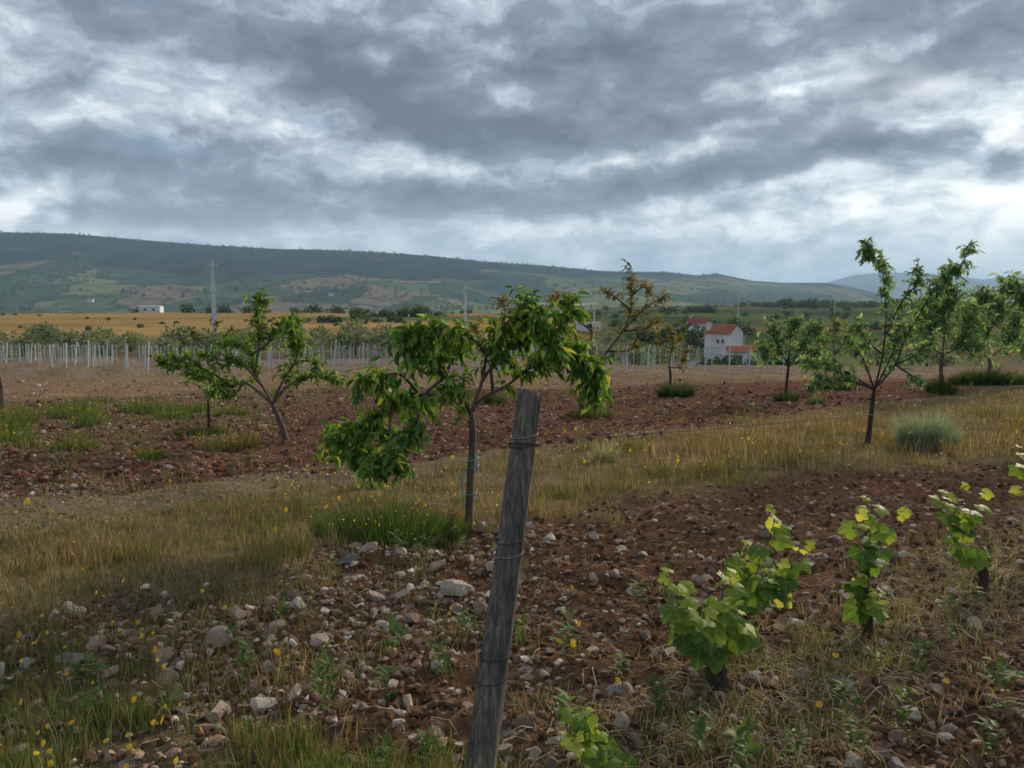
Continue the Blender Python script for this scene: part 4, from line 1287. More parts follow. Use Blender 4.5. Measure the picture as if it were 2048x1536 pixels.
def special(x, y, r, mat, label, sc=(1, 1, 1), seed=0, rz=0.0, flat=.62):
    me = mesh_np('stone', *rock(seed, 3, flat), smooth=False); me.materials.append(mat)
    return lay_stone(x, y, r, label, None, me, rz, sc, .12)


special(-.335, 4.63, .125, PALE, 'largest pale angular stone with a raised end, left of the wooden post', (1.05, .7, 1.1), 3, .35)
special(-.68, 4.56, .062, PALE, 'squarish cream stone lying left of the pale angular one', (1, 1, 1.25), 5, .2)
special(-2.16, 3.58, .085, GREYS, 'flat grey slab stone in the near left rubble', (1.15, .8, .7), 8, .1)
special(.50, 3.30, .062, GREYS, 'dark grey stone with a yellow flower beside it, right of the post', (1, 1, 1), 11, .9)
special(1.16, 3.37, .075, RUSTS, 'flat rust brown stone behind the thick vine trunk', (1.2, .8, .6), 13, 2.6)
special(1.55, 3.37, .055, PALE, 'smooth egg shaped pale stone between the vines and the camera', (1, .7, 1.1), 15, 2.4)
special(1.31, 2.73, .075, PALE, 'cream block of stone at the bottom edge of the picture', (1, .8, 1), 17, .4)
special(1.46, 2.71, .062, GREYS, 'grey rounded stone at the bottom edge beside the cream block', (1, .8, 1), 19, 1.2)
special(-1.18, 5.28, .085, GREYS, 'dark grey stone at the end of the green grass bank', (1, .8, .9), 21, .3)
special(-.62, 4.42, .055, PINK, 'rounded pinkish stone in front of the squarish cream one', (1, .9, .9), 23, .3)

reg_of = lambda x, y, u, v: ('rubble' if x < -.1 and v > 2.9 else 'corner' if x < -.1 else 'edge' if v > 2.6 else 'vines')
LAB = {'rubble': ('rough stone in the rubble left of the wooden post', 'stones of the rubble left of the post'),
       'corner': ('stone half hidden in the near grass left of the wooden post', 'stones in the near grass'),
       'edge': ('stone on the bare soil between the wooden post and the dry grass strip', 'stones on the soil right of the post'),
       'vines': ('stone lying on the soil around the grape vines', 'stones around the vines')}
placed = []
tries = 0
while len(placed) < 290 and tries < 40000:
    tries += 1
    yy = 2.45 + 4.2 * rng.random() ** 1.15; xx = (rng.random() * 2 - 1) * .74 * yy
    z_ = zones(np.array([xx]), np.array([yy]))
    u, v = float(z_['u'][0]), float(z_['v'][0])
    if z_['strip'][0] > .4:
        continue
    dens = .35
    if xx < .25 and 2.9 < v < 5.2: dens = 1.0
    if z_['corner'][0] > .5: dens = .18
    if z_['row'][0] > .5: dens *= .5
    if v < .9: dens *= .7
    if rng.random() > dens:
        continue
    r = .022 + .048 * rng.random() ** 2.0
    if xx < .1 and v > 2.9: r *= 1.2
    if any((xx - a) ** 2 + (yy - b) ** 2 < (.85 * (r + c)) ** 2 for a, b, c in placed):
        continue
    placed.append((xx, yy, r))
    L = LAB[reg_of(xx, yy, u, v)]
    so = lay_stone(xx, yy, r, L[0], L[1])
    LATER.append((so, 'small stone' if r < .032 else ('fist sized stone' if r < .055 else 'big stone'), xx, yy))


def m_colmat(name, bump=.5):
    m, t = new_mat(name)
    c = t.n('ShaderNodeAttribute', attribute_name='Col').outputs['Color']
    pos = t.n('ShaderNodeNewGeometry').outputs['Position']
    nz = t.noise(pos, 30.0, 6, .65).outputs[0]
    c = t.mix(1.0, c, t.ramp(nz, [(.25, (.65,) * 3), (.75, (1.35,) * 3)]), 'MULTIPLY')
    b = t.n('ShaderNodeBump', {'Strength': bump, 'Distance': .01, 'Height': nz})
    p = t.n('ShaderNodeBsdfPrincipled', {'Base Color': c, 'Roughness': 1.0, 'Specular IOR Level': 0.0, 'Normal': b.outputs[0]})
    t.n('ShaderNodeOutputMaterial', {'Surface': p})
    return m


M['loose'] = m_colmat('loose_stone')


def scatter_rocks(name, label, x, y, r, pal, cat, sub=1):
    Vs, Fs, Cs, n0 = [], [], [], 0
    k = len(x)
    var = rng.integers(0, 5, k)
    for s in range(5):
        m_ = var == s
        if not m_.any(): continue
        bV, bF = rock(200 + s, sub, .75)
        n = int(m_.sum())
        Fr = frames(rand_unit(n), np.array([0, 0, 1.]) + rand_unit(n) * .6) * r[m_][:, None, None]
        T = np.stack([x[m_], y[m_], H(x[m_], y[m_]) + r[m_] * .2], 1)
        V, F = inst(bV, bF, Fr, T)
        Vs.append(V); Fs.append(F + n0); n0 += len(V); Cs.append(np.repeat(pick(pal, n, .2), len(bV), 0))
    o = obj(name, mesh_np(name, np.concatenate(Vs), np.concatenate(Fs), np.concatenate(Cs), False), M['loose'])
    return tag(o, label, cat, kind='stuff')


SP = np.array([(.19, .135, .105), (.25, .18, .14), (.31, .235, .185), (.16, .115, .092), (.40, .33, .28), (.23, .145, .105)])
CP = np.array([(.098, .054, .034), (.125, .072, .046), (.155, .093, .060), (.085, .047, .030), (.18, .115, .078)])
x, y = sample(26000, 2.1, 9.5, .9)
zn = zones(x, y)
acc = rng.random(len(x)) < (1 - zn['strip']) * (1 - zn['path'] * .85) * (1 - zn['corner'] * .7) * np.where((x < .3) & (zn['v'] > 2.9), .75, .20)
x, y = x[acc], y[acc]
scatter_rocks('pebbles', 'small pale pebbles strewn over the near soil', x, y, .005 + .020 * rng.random(len(x)) ** 2, SP, 'pebbles')
x, y = sample(5200, 2.2, 8.5, .9)
zn = zones(x, y)
acc = rng.random(len(x)) < (1 - zn['strip']) * (1 - zn['path']) * (1 - zn['corner'] * .6) * np.where((x < .4) & (zn['v'] > 2.9), .9, np.where(zn['v'] > 2.3, .26, .12))
x, y = x[acc], y[acc]
scatter_rocks('rubble', 'small angular rubble filling the gaps between the larger stones', x, y, .014 + .03 * rng.random(len(x)) ** 2, SP * 1.3, 'rubble', 2)
x, y = sample(34000, 2.1, 10, .9)
zn = zones(x, y)
acc = rng.random(len(x)) < (1 - zn['strip']) * (1 - zn['path'] * .9) * (1 - zn['corner'] * .6) * .62
x, y = x[acc], y[acc]
scatter_rocks('soil_clods', 'crumbly red brown clods of tilled soil', x, y, .005 + .032 * rng.random(len(x)) ** 2.6, CP, 'soil')
x, y = sample(11000, 6, 30, 1.0)
zn = zones(x, y)
acc = rng.random(len(x)) < (zn['plough'] * .5 + zn['far'] * .35 + zn['path'] * .35)
x, y = x[acc], y[acc]
scatter_rocks('field_stones', 'many pale stones scattered over the ploughed land beyond the track', x, y, .012 + (.012 + .0032 * y) * rng.random(len(x)) ** 2.2, SP, 'stones')
x, y = sample(7000, 8.5, 26, 1.0)
zn = zones(x, y)
acc = rng.random(len(x)) < zn['plough'] * .7
x, y = x[acc], y[acc]
scatter_rocks('plough_clods', 'dark red clods turned up by the plough beyond the track', x, y, .03 + .06 * rng.random(len(x)) ** 2, CP * np.array([1.4, 1.2, 1.2]), 'soil')


# ================================================================== FLOWERS
def flower_head(seed):
    r = np.random.default_rng(seed)
    V, F = [(0, 0, .1)], []
    n = 12
    for k in range(n):
        a = 2 * math.pi * k / n; b = .2
        q = .85 + .3 * r.random()
        i = len(V)
        V += [(math.cos(a - b) * .3, math.sin(a - b) * .3, .08), (math.cos(a - b * .8) * q, math.sin(a - b * .8) * q, -.06), (math.cos(a + b * .8) * q, math.sin(a + b * .8) * q, -.06), (math.cos(a + b) * .3, math.sin(a + b) * .3, .08)]
        F += [(0, i, i + 3), (i, i + 1, i + 2), (i, i + 2, i + 3)]
    return mesh_np('flower_head', np.array(V), np.array(F))


FH = [flower_head(s) for s in range(3)]
for m_ in FH:
    m_.materials.append(M['petal'])
FS = []
for s in range(4):
    b = (rng.random(2) - .5) * .5
    me = mesh_np('flower_stem', *tube(smooth_path([(0, 0, -.05), (b[0] * .15, b[1] * .15, .4), (b[0] * .5, b[1] * .5, .8), (b[0], b[1], 1.0)], 3), [.022] * 10, 3, caps=False)); me.materials.append(M['stem'])
    FS.append((me, b))


def flower(x, y, h, r, label, group):
    me, b = FS[int(rng.integers(4))]
    o = obj('yellow_flower', me, None, None, (x, y, float(H(x, y))), (0, 0, 0), (h * .6, h * .6, h))
    tag(o, label, 'flower', group)
    hd = obj('flower_head', FH[int(rng.integers(3))], None, o, (b[0], b[1], 1.0), (rng.normal() * .45 + .35, rng.normal() * .35, 0), (r / (h * .6), r / (h * .6), r / h))
    return o


cnt = 0
tries = 0
while cnt < 105 and tries < 20000:
    tries += 1
    yy = 2.35 + 2.2 * rng.random(); xx = -(.05 + .72 * rng.random()) * yy
    c_ = float(zones(np.array([xx]), np.array([yy]))['corner'][0])
    if rng.random() > .25 + .6 * c_ or fbm(xx, yy, 1.3, 2, 303) < .42:
        continue
    fo = flower(xx, yy, .08 + .13 * rng.random(), .006 + .0065 * rng.random() ** 1.5, 'yellow daisy in the near grass left of the wooden post', 'yellow daisies in the near grass')
    LATER.append((fo, 'yellow daisy', xx, yy))
    cnt += 1
cnt = 0
while cnt < 150:
    yy = 4.3 + 7.5 * rng.random() ** 1.3; xx = (rng.random() * 2 - 1) * .72 * yy
    s_ = zones(np.array([xx]), np.array([yy]))
    if s_['strip'][0] < .5 or fbm(xx, yy, .7, 2, 305) < .45:
        continue
    fo = flower(xx, yy, .18 + .14 * rng.random(), .008 + .010 * rng.random(), 'yellow flower standing in the dry grass strip', 'yellow flowers of the grass strip')
    LATER.append((fo, 'yellow flower in the dry grass', xx, yy))
    cnt += 1
for xx, yy in [(.48, 3.25), (.22, 3.6), (.28, 3.52), (.36, 3.95), (1.08, 2.75), (1.55, 3.5), (1.95, 3.25), (.05, 3.95), (.35, 4.45), (2.05, 3.1), (.92, 2.9), (1.3, 3.05)]:
    fo = flower(xx, yy, .06 + .08 * rng.random(), .010 + .006 * rng.random(), 'single yellow flower low on the soil between the post and the vines', 'yellow flowers by the vines')
    LATER.append((fo, 'low yellow flower', xx, yy))
finish_labels(LATER)
# tiny distant blossoms
x, y = sample(9000, 5, 26, 1.1)
zn = zones(x, y)
acc = rng.random(len(x)) < zn['strip'] * .45 * sstep(fbm(x, y, .6, 3, 307), .44, .62)
x, y = x[acc], y[acc]; k = len(x)
q = np.array([(-1, 0, 0), (0, -1, .3), (1, 0, 0), (0, 1, .3)], float); qf = np.array([(0, 1, 2), (0, 2, 3)])
V, F = inst(q, qf, frames(rand_unit(k), np.array([0, -.6, 1.]) + rand_unit(k) * .5) * (.003 + .0007 * y * (.5 + rng.random(k)))[:, None, None], np.stack([x, y, H(x, y) + .08 + .2 * rng.random(k)], 1))
o = obj('small_blossoms', mesh_np('small_blossoms', V, F, np.repeat(pick(np.concatenate([YEL, YEL, WHT]), k), 4, 0)), M['grass'])
tag(o, 'tiny yellow and white blossoms over the dry grass', 'flowers', kind='stuff')

# ================================================================== WOODEN POST WITH BARBED WIRE
top = np.array([.0585, 2.45, 1.3205]); low = np.array([-.1007, 2.25, .151])
ax = (top - low) / np.linalg.norm(top - low)
zg = float(H(-.12, 2.21))
foot = low + ax * ((zg - low[2]) / ax[2])
Lp = np.linalg.norm(top - foot)
rp = root('wooden_post', tuple(foot), 'leaning grey weathered wooden post in the foreground', 'post')
ns, nr = 40, 90
V = []
for i in range(nr + 3):
    if i < nr + 1:
        s = -.25 + (Lp + .25) * i / nr; q = 1.0
    else:
        s, q = Lp, (.55 if i == nr + 1 else .02)
    f = max(0, s / Lp)
    for k in range(ns):
        a = 2 * math.pi * k / ns
        r = (.0515 - .0115 * f) * (1 + .018 * math.sin(3 * a + s * 2.1) + .012 * math.sin(7 * a + 1.3 * s))
        r *= 1 + .02 * (vnoise(a * 9, s * 1.6, 401) - .5) + .03 * (vnoise(a * 2.2, s * 7, 402) - .5)
        if abs((a - 5.6 + .15 * math.sin(s * 3))) < .12 and f > .35: r -= .006 * min(1, (f - .35) * 4)     # drying crack
        if i > nr - 4: r *= 1 + .10 * (vnoise(a * 3.1, i * .9, 403) - .6)                        # chipped rim
        if abs(a - 4.35 + .2 * math.sin(s * 5)) < .09 and .1 < f < .7: r -= .004
        p = foot + ax * s
        off = np.array([math.cos(a), math.sin(a), 0]) * r * q
        z_extra = 0.0
        if i >= nr: z_extra = -.012 * math.cos(a) * q - .006 * q * math.sin(a)
        V.append(p + off + ax * z_extra - foot)
V = np.array(V)
i, j = np.meshgrid(np.arange(nr + 2), np.arange(ns), indexing='ij'); i = i.ravel(); j = j.ravel(); k = (j + 1) % ns
obj('shaft', mesh_np('shaft', V, np.stack([i * ns + j, i * ns + k, (i + 1) * ns + k, (i + 1) * ns + j], 1), None, True), M['stake'], rp)
def ring(s0, turns, pitch, rad, wire, mat, name='wire_loop'):
    a = np.linspace(0, turns * 2 * math.pi, int(26 * turns))
    f = s0 / Lp
    r = (.0515 - .0115 * f) * 1.02 + rad
    P = np.array([ax * (s0 + pitch * t / (2 * math.pi) + .004 * math.sin(t * 1.3)) + np.array([math.cos(t), math.sin(t), 0]) * r for t in a])
    obj(name, mesh_np(name, *tube(P, wire, 5)), mat, rp)
s_of = lambda z: (z - foot[2]) / ax[2]
ring(s_of(1.148), 2.3, .006, .003, .0032, M['wire'])
ring(s_of(1.172), 1.2, .012, .002, .002, M['greywire'])
ring(s_of(.845), 1.6, .008, .002, .0026, M['wire'])
ring(s_of(.805), 1.1, .006, .002, .002, M['greywire'])
ring(s_of(.495), 1.4, .004, .002, .0034, M['wire'])
ring(s_of(.42), 1.1, .005, .001, .0018, M['wire'])


def barbed(name, label, A, B, sag, n_barb, r=.0022, twist=True, mat=None):
    A, B = np.array(A), np.array(B)
    rt_ = root(name, tuple(A), label, 'wire')
    n = 140
    t = np.linspace(0, 1, n)
    L = np.linalg.norm(B - A)
    P = (B - A)[None] * t[:, None]; P[:, 2] -= sag * 4 * t * (1 - t)
    if twist:
        for ph in (0, math.pi):
            Q = P.copy(); w_ = t * L * 60
            Q[:, 2] += .0018 * np.sin(w_ + ph); Q[:, 1] += .0018 * np.cos(w_ + ph)
            obj('strand', mesh_np('strand', *tube(Q, r, 4)), mat or M['wire'], rt_)
    else:
        obj('strand', mesh_np('strand', *tube(P, r, 4)), mat or M['wire'], rt_)
    if n_barb:
        for k in range(n_barb):
            f = (k + .6) * .10 / L
            c = np.array([np.interp(f, t, P[:, q]) for q in range(3)])
            d = rand_unit(2) * .016; 
            V1_, F1_ = tube(np.array([c - d[0], c, c + d[0]]), [.0012, .003, .0012], 4); V2_, F2_ = tube(np.array([c - d[1], c, c + d[1]]), [.0012, .003, .0012], 4)
            a = np.linspace(0, 4 * math.pi, 16); cc = c[None] + np.stack([np.linspace(-.006, .006, 16), .005 * np.cos(a), .005 * np.sin(a)], 1)
            obj('barb', mesh_np('barb', *cat_([(V1_, F1_), (V2_, F2_), tube(cc, .0016, 3)])), mat or M['wire'], rt_)
    return rt_


e2 = (7.4, 9.0)
ez = float(H(*e2))
barbed('barbed_wire', 'rusty barbed wire running from the wooden post to the right', (.08, 2.43, 1.155), (e2[0], e2[1], ez + 1.15), .05, 7, .0009)
barbed('trellis_wire', 'thin slack wire low between the wooden post and the vine row', (.04, 2.40, .85), (e2[0], e2[1], ez + .6), .16, 0, .0005, False, M['wire'])
r2 = root('wooden_post', (e2[0], e2[1], ez), 'grey wooden post beyond the right edge holding the far end of the wires', 'post')
obj('shaft', mesh_np('shaft', *tube([(0, 0, -.3), (0, 0, .5), (.02, 0, 1.3)], [.05, .047, .042], 14, rough=.06), smooth=True), M['stake'], r2)

# weathered post at the left edge, and the stub by the bronze tree
zz = float(H(-12.19, 18.01))
r3 = root('wooden_post', (-12.19, 18.01, zz), 'brown wooden post at the left edge of the field', 'post')
obj('shaft', mesh_np('shaft', *tube([(0, 0, -.2), (.0, 0, .3), (.0, 0, .6), (-.06, 0, .98)], [.055, .05, .048, .04], 10, rough=.15), smooth=True), M['wood'], r3)
obj('wire_loop', mesh_np('wire_loop', *tube(np.array([(.056 * math.cos(a), .056 * math.sin(a), .55) for a in np.linspace(0, 6.28, 16)]), .006, 4)), M['wire'], r3)
zz = float(H(1.55, 16.6))
r4 = root('tree_stake', (1.55, 16.6, zz), 'short rough bark stake beside the forked bronze tree', 'stake')
obj('shaft', mesh_np('shaft', *tube([(0, 0, -.2), (0, 0, .2), (-.02, 0, .55)], [.075, .065, .06], 10, rough=.2), smooth=True), M['dark_bark'], r4)


# ================================================================== TRELLISED VINEYARD
def post_mesh(seed):
    r = np.random.default_rng(seed)
    w_ = .017
    V = np.array([(x * q, y * q, z) for z, q in ((-.2, 1), (.0, 1), (1.38, .95), (1.43, .70)) for x, y in ((-w_, -w_), (w_, -w_), (w_ * .9, w_), (-w_ * .9, w_))], float)
    F = [(4 * i + j, 4 * i + (j + 1) % 4, 4 * i + 4 + (j + 1) % 4, 4 * i + 4 + j) for i in range(3) for j in range(4)] + [(12, 13, 14, 15), (3, 2, 1, 0)]
    return mesh_np('vineyard_post', V, np.array(F))


PM = [post_mesh(0)]
PM[0].materials.append(M['vpost'])
ends = smooth_path([(-47, 66, 0), (-33, 52, 0), (-24, 44, 0), (-17, 39, 0), (-8.9, 35.7, 0), (-2, 35.2, 0), (4.4, 35.8, 0), (11, 40.4, 0), (17, 43.8, 0)], 6)[:, :2]
cum = np.concatenate([[0], np.cumsum(np.linalg.norm(np.diff(ends, axis=0), axis=1))])
rows = np.concatenate([np.arange(0, cum[-1] * .62, 2.2), np.arange(cum[-1] * .62, cum[-1], 1.55)])
rd = np.array([-.45, .893])
for ri, s in enumerate(rows):
    e = np.array([np.interp(s, cum, ends[:, q]) for q in range(2)])
    tops = []
    for k in range(9):
        p = e + rd * k * 4.6 + rng.normal(size=2) * .12
        if p[1] > 74 - 6 * (p[0] > 5):
            break
        z = float(H(*p))
        o = obj('vineyard_post', PM[0], None, None, (p[0], p[1], z), (rng.normal() * .03 - .02, (rng.normal() * .03 + (.09 if k == 0 else 0)), rng.random() * .6), (1.9 if k == 0 else 1.15, 1.9 if k == 0 else 1.15, (1.05 if k == 0 else .98) * (.96 + .1 * rng.random())))
        where = 'left' if p[0] / p[1] < -.3 else ('middle' if p[0] / p[1] < .05 else 'right')
        rn = ORD[ri] if ri else 'first '
        tag(o, ('stout pale end post' if k == 0 else ORD[k] + 'pale post back') + ' of the ' + rn + 'trellis row from the left', 'post', 'end posts of the trellis rows' if k == 0 else 'inner posts of the trellis rows')
        tops.append((p[0], p[1], z))
    if len(tops) > 1:
        rt_ = root('trellis_wires', tops[0], 'thin wires strung along the ' + (ORD[ri] if ri else 'first ') + 'trellis row from the left', 'wire', 'wires of the trellis rows')
        T_ = np.array(tops) - np.array(tops[0])
        for hgt in (.6, 1.0, 1.35):
            obj('wire', mesh_np('wire', *tube(T_ + [0, 0, hgt], .004, 3, caps=False)), M['greywire'], rt_)


# ================================================================== OLIVE GROVE, BUSHES, FAR TREES
def crown_mesh(seed, n, w_, h_, leaf, pal, lumps=7, z0=.35):
    r = np.random.default_rng(seed)
    C = np.stack([(r.random(lumps) - .5) * w_ * .75, (r.random(lumps) - .5) * w_ * .6, z0 + h_ * (.25 + .5 * r.random(lumps))], 1)
    R = w_ * (.16 + .14 * r.random(lumps))
    k = r.integers(0, lumps, n)
    d = r.normal(size=(n, 3)); d /= np.linalg.norm(d, axis=1)[:, None]
    T = C[k] + d * (R[k] * (.55 + .5 * r.random(n)))[:, None] * np.array([1, 1, .8])
    Y = d + r.normal(size=(n, 3)) * .5; N = d + r.normal(size=(n, 3)) * .6
    Mx = frames(Y, N) * (leaf * (.6 + .8 * r.random(n)))[:, None, None]
    V, F = inst(*TINY, Mx, T)
    return mesh_np('crown', V, F, np.repeat(pal[r.integers(0, len(pal), n)] * (.75 + .5 * r.random((n, 1))), 4, 0))


def trunk_mesh(h, r):
    return mesh_np('trunk', *tube([(0, 0, -.2), (.05, 0, h * .5), (-.03, .04, h)], [r * 1.3, r, r * .8], 6), smooth=True)


OC = [crown_mesh(s, 620, 3.9, 2.5, .36, OLIVE_PAL) for s in range(4)]
for m_ in OC: m_.materials.append(M['col'])
OT = trunk_mesh(1.1, .14); OT.materials.append(M['dark_bark'])
k = 0
spots = []
for row, yy in enumerate((82, 90, 99, 109)):
    for xx in np.arange(-64, 28, 5.2):
        p = (xx + rng.normal() * .7 + row * 1.7, yy + rng.normal() * .8 + abs(xx) * .02)
        if abs(p[0] / p[1]) < .78 and p[0] / p[1] < .2 and rng.random() < .86:
            spots.append((p[0], p[1], row))
for yy in (96, 108, 172, 184, 196, 210):
    for xx in np.arange(.13 * yy, .62 * yy, 6.0):
        if abs(xx - .29 * yy) < 6 and yy < 160: continue
        if rng.random() < .6: spots.append((xx + rng.normal(), yy + rng.normal(), int(4 + yy)))
ocount = {}
for xx, yy, orow in spots:
    ocount[orow] = ocount.get(orow, 0) + 1
    on = ORD[ocount[orow] - 1] or 'first '
    olab = on + 'olive tree from the left in the ' + (['front', 'second', 'third', 'rear'][orow] + ' row of the grove' if orow < 4 else {100: 'lower', 112: 'upper'}.get(orow, 'hill') + ' grove row ' + ('before' if orow < 150 else 'behind') + ' the white house')
    if orow > 150: olab = on + 'olive tree from the left, ' + {176: 'lowest', 188: 'second', 200: 'third', 214: 'top'}[orow] + ' row behind the white house'
    s = .75 + .4 * rng.random()
    side = 'left' if xx / yy < -.05 else ('mid' if xx / yy < .2 else 'right')
    rt_ = root('olive_tree', (xx, yy, float(H(xx, yy))), olab, 'tree', 'olive trees, ' + side, rng.random() * 6.28)
    rt_.scale = (s, s, s * (.85 + .3 * rng.random()))
    obj('crown', OC[k % 4], None, rt_); obj('trunk', OT, None, rt_)
    k += 1

BC = [crown_mesh(20 + s, 300, 2.6, 1.7, .42, np.concatenate([DARK_PAL, OLIVE_PAL[:1], GRN2[:1]]), 6, -.1) for s in range(3)]
for m_ in BC: m_.materials.append(M['col'])
def bush(x, y, s, label, group, cat='bush'):
    o = obj('bush', BC[int(rng.integers(3))], None, None, (x, y, float(H(x, y))), (0, 0, rng.random() * 6.28), (s, s, s * (.7 + .5 * rng.random())))
    BUSHES.setdefault((label, group), []).append((x / y, o))
    return tag(o, label, cat, group)


BUSHES = {}
for xx in np.arange(-58, -30, 3.1):                                                    # two hedge lines in the stubble field
    bush(xx + rng.normal() * .6, 205 + rng.normal(), .9 + .5 * rng.random(), 'dark bush in the hedge lines across the yellow stubble field', 'hedge bushes in the stubble field')
    bush(xx + 4 + rng.normal() * .6, 262 + rng.normal(), 1.3 + .9 * rng.random(), 'dark bush in the hedge lines across the yellow stubble field', 'hedge bushes in the stubble field')
for _ in range(46):
    yy = 135 + 210 * rng.random(); xx = yy * (-.72 + .68 * rng.random())
    bush(xx, yy, .25 + .35 * rng.random(), 'tiny dark shrub dotted over the yellow stubble field', 'small shrubs in the stubble field')
for _ in range(26):
    yy = 355 + 60 * rng.random(); xx = yy * (-.5 + .62 * rng.random())
    bush(xx, yy, 1.6 + 1.6 * rng.random(), 'dark bush along the far edge of the yellow field', 'bushes at the far field edge')
for _ in range(95):
    yy = 190 + 430 * rng.random() ** .8; xx = yy * (.12 + .62 * rng.random())
    bush(xx, yy, 1.0 + 1.5 * rng.random(), 'dark green bush on the slope behind the white house', 'bushes on the slope behind the house')
for _ in range(26):                                                                     # knoll of trees on the skyline
    yy = 610 + 20 * rng.random(); xx = yy * (.352 + .065 * rng.random())
    bush(xx, yy, 2.2 + 2.2 * rng.random(), 'dark tree in the clump on the skyline right of the house', 'skyline trees', 'tree')
for _ in range(10):
    yy = 500 + 20 * rng.random(); xx = yy * (.20 + .075 * rng.random())
    bush(xx, yy, 2.0 + 2.0 * rng.random(), 'dark tree in the clump above the red roofed building', 'trees above the red roof', 'tree')
for xx, yy, s in ((48.3, 215, 2.6), (51, 213, 2.4), (54.2, 212, 2.0), (49.0, 200, 2.6), (52.5, 203, 2.2), (38, 148, 1.5), (40.5, 147, 1.6), (43, 146, 1.3), (45.5, 145, 1.1), (52, 150, 1.6), (54.5, 149, 1.4), (57, 148, 1.5), (50, 147, 1.0), (36, 215, 3.0)):
    bush(xx, yy, s, 'dark green bush close by the white house', 'bushes by the house')


for (lab_, grp_), L_ in BUSHES.items():                                                  # told apart by their order along the skyline
    for i_, (q_, o_) in enumerate(sorted(L_, key=lambda e_: e_[0])):
        o_['label'] = (ORD[i_] or 'first ') + lab_ + ', from the left'


def far_wood(name, label, X, Y, Z, size, pal):
    b = crown_mesh(77, 26, 1.0, 1.0, .55, pal, 4, 0)
    V = np.empty(len(b.vertices) * 3, 'f'); b.vertices.foreach_get('co', V); V = V.reshape(-1, 3)
    n = len(X)
    F = np.arange(len(V)).reshape(-1, 4)[:, [0, 2, 1, 3]]
    F = np.concatenate([F[:, :3], F[:, [2, 1, 3]]])
    Fr = np.tile(np.eye(3), (n, 1, 1)) * size[:, None, None]
    Vv, Ff = inst(V, F, Fr, np.stack([X, Y, Z], 1))
    bpy.data.meshes.remove(b)
    o = obj(name, mesh_np(name, Vv, Ff, np.repeat(pick(pal, n, .3), len(V), 0)), M['col'])
    return tag(o, label, 'trees', kind='stuff')


n = 900
tx = .30 + .62 * rng.random(n); yy = 600 + 90 * rng.random(n); xx = tx * yy
far_wood('far_wood', 'dark belt of trees along the skyline behind the right hand fruit trees', xx, yy, H(xx, yy) - .6, 1.6 + 2.4 * rng.random(n), DARK_PAL)
ir = int(np.argmin(abs(HT - 1.0)))
q = rng.random(2200) * (hx.shape[1] - 60)
row = ir - rng.integers(0, 6, 2200)
qi = q.astype(int)
far_wood('ridge_wood', 'pine wood along the crest of the long hill', hx[row, qi] + (rng.random(2200) - .5) * 30, hy[row, qi], hz[row, qi] - 1.4, 3 + 4 * rng.random(2200) ** 2, DARK_PAL)
q = rng.integers(0, hx.shape[1] - 1, 4500); row = (2 + (ir * .62) * rng.random(4500) ** 1.3).astype(int)
keep = fbm(hx[row, q], hy[row, q], 1 / 160., 3, 500) > .52
row, q = row[keep], q[keep]
far_wood('slope_trees', 'scattered dark trees over the fields of the long hill', hx[row, q] + rng.normal(size=len(q)) * 9, hy[row, q], hz[row, q] - .6, 3 + 5 * rng.random(len(q)), DARK_PAL)


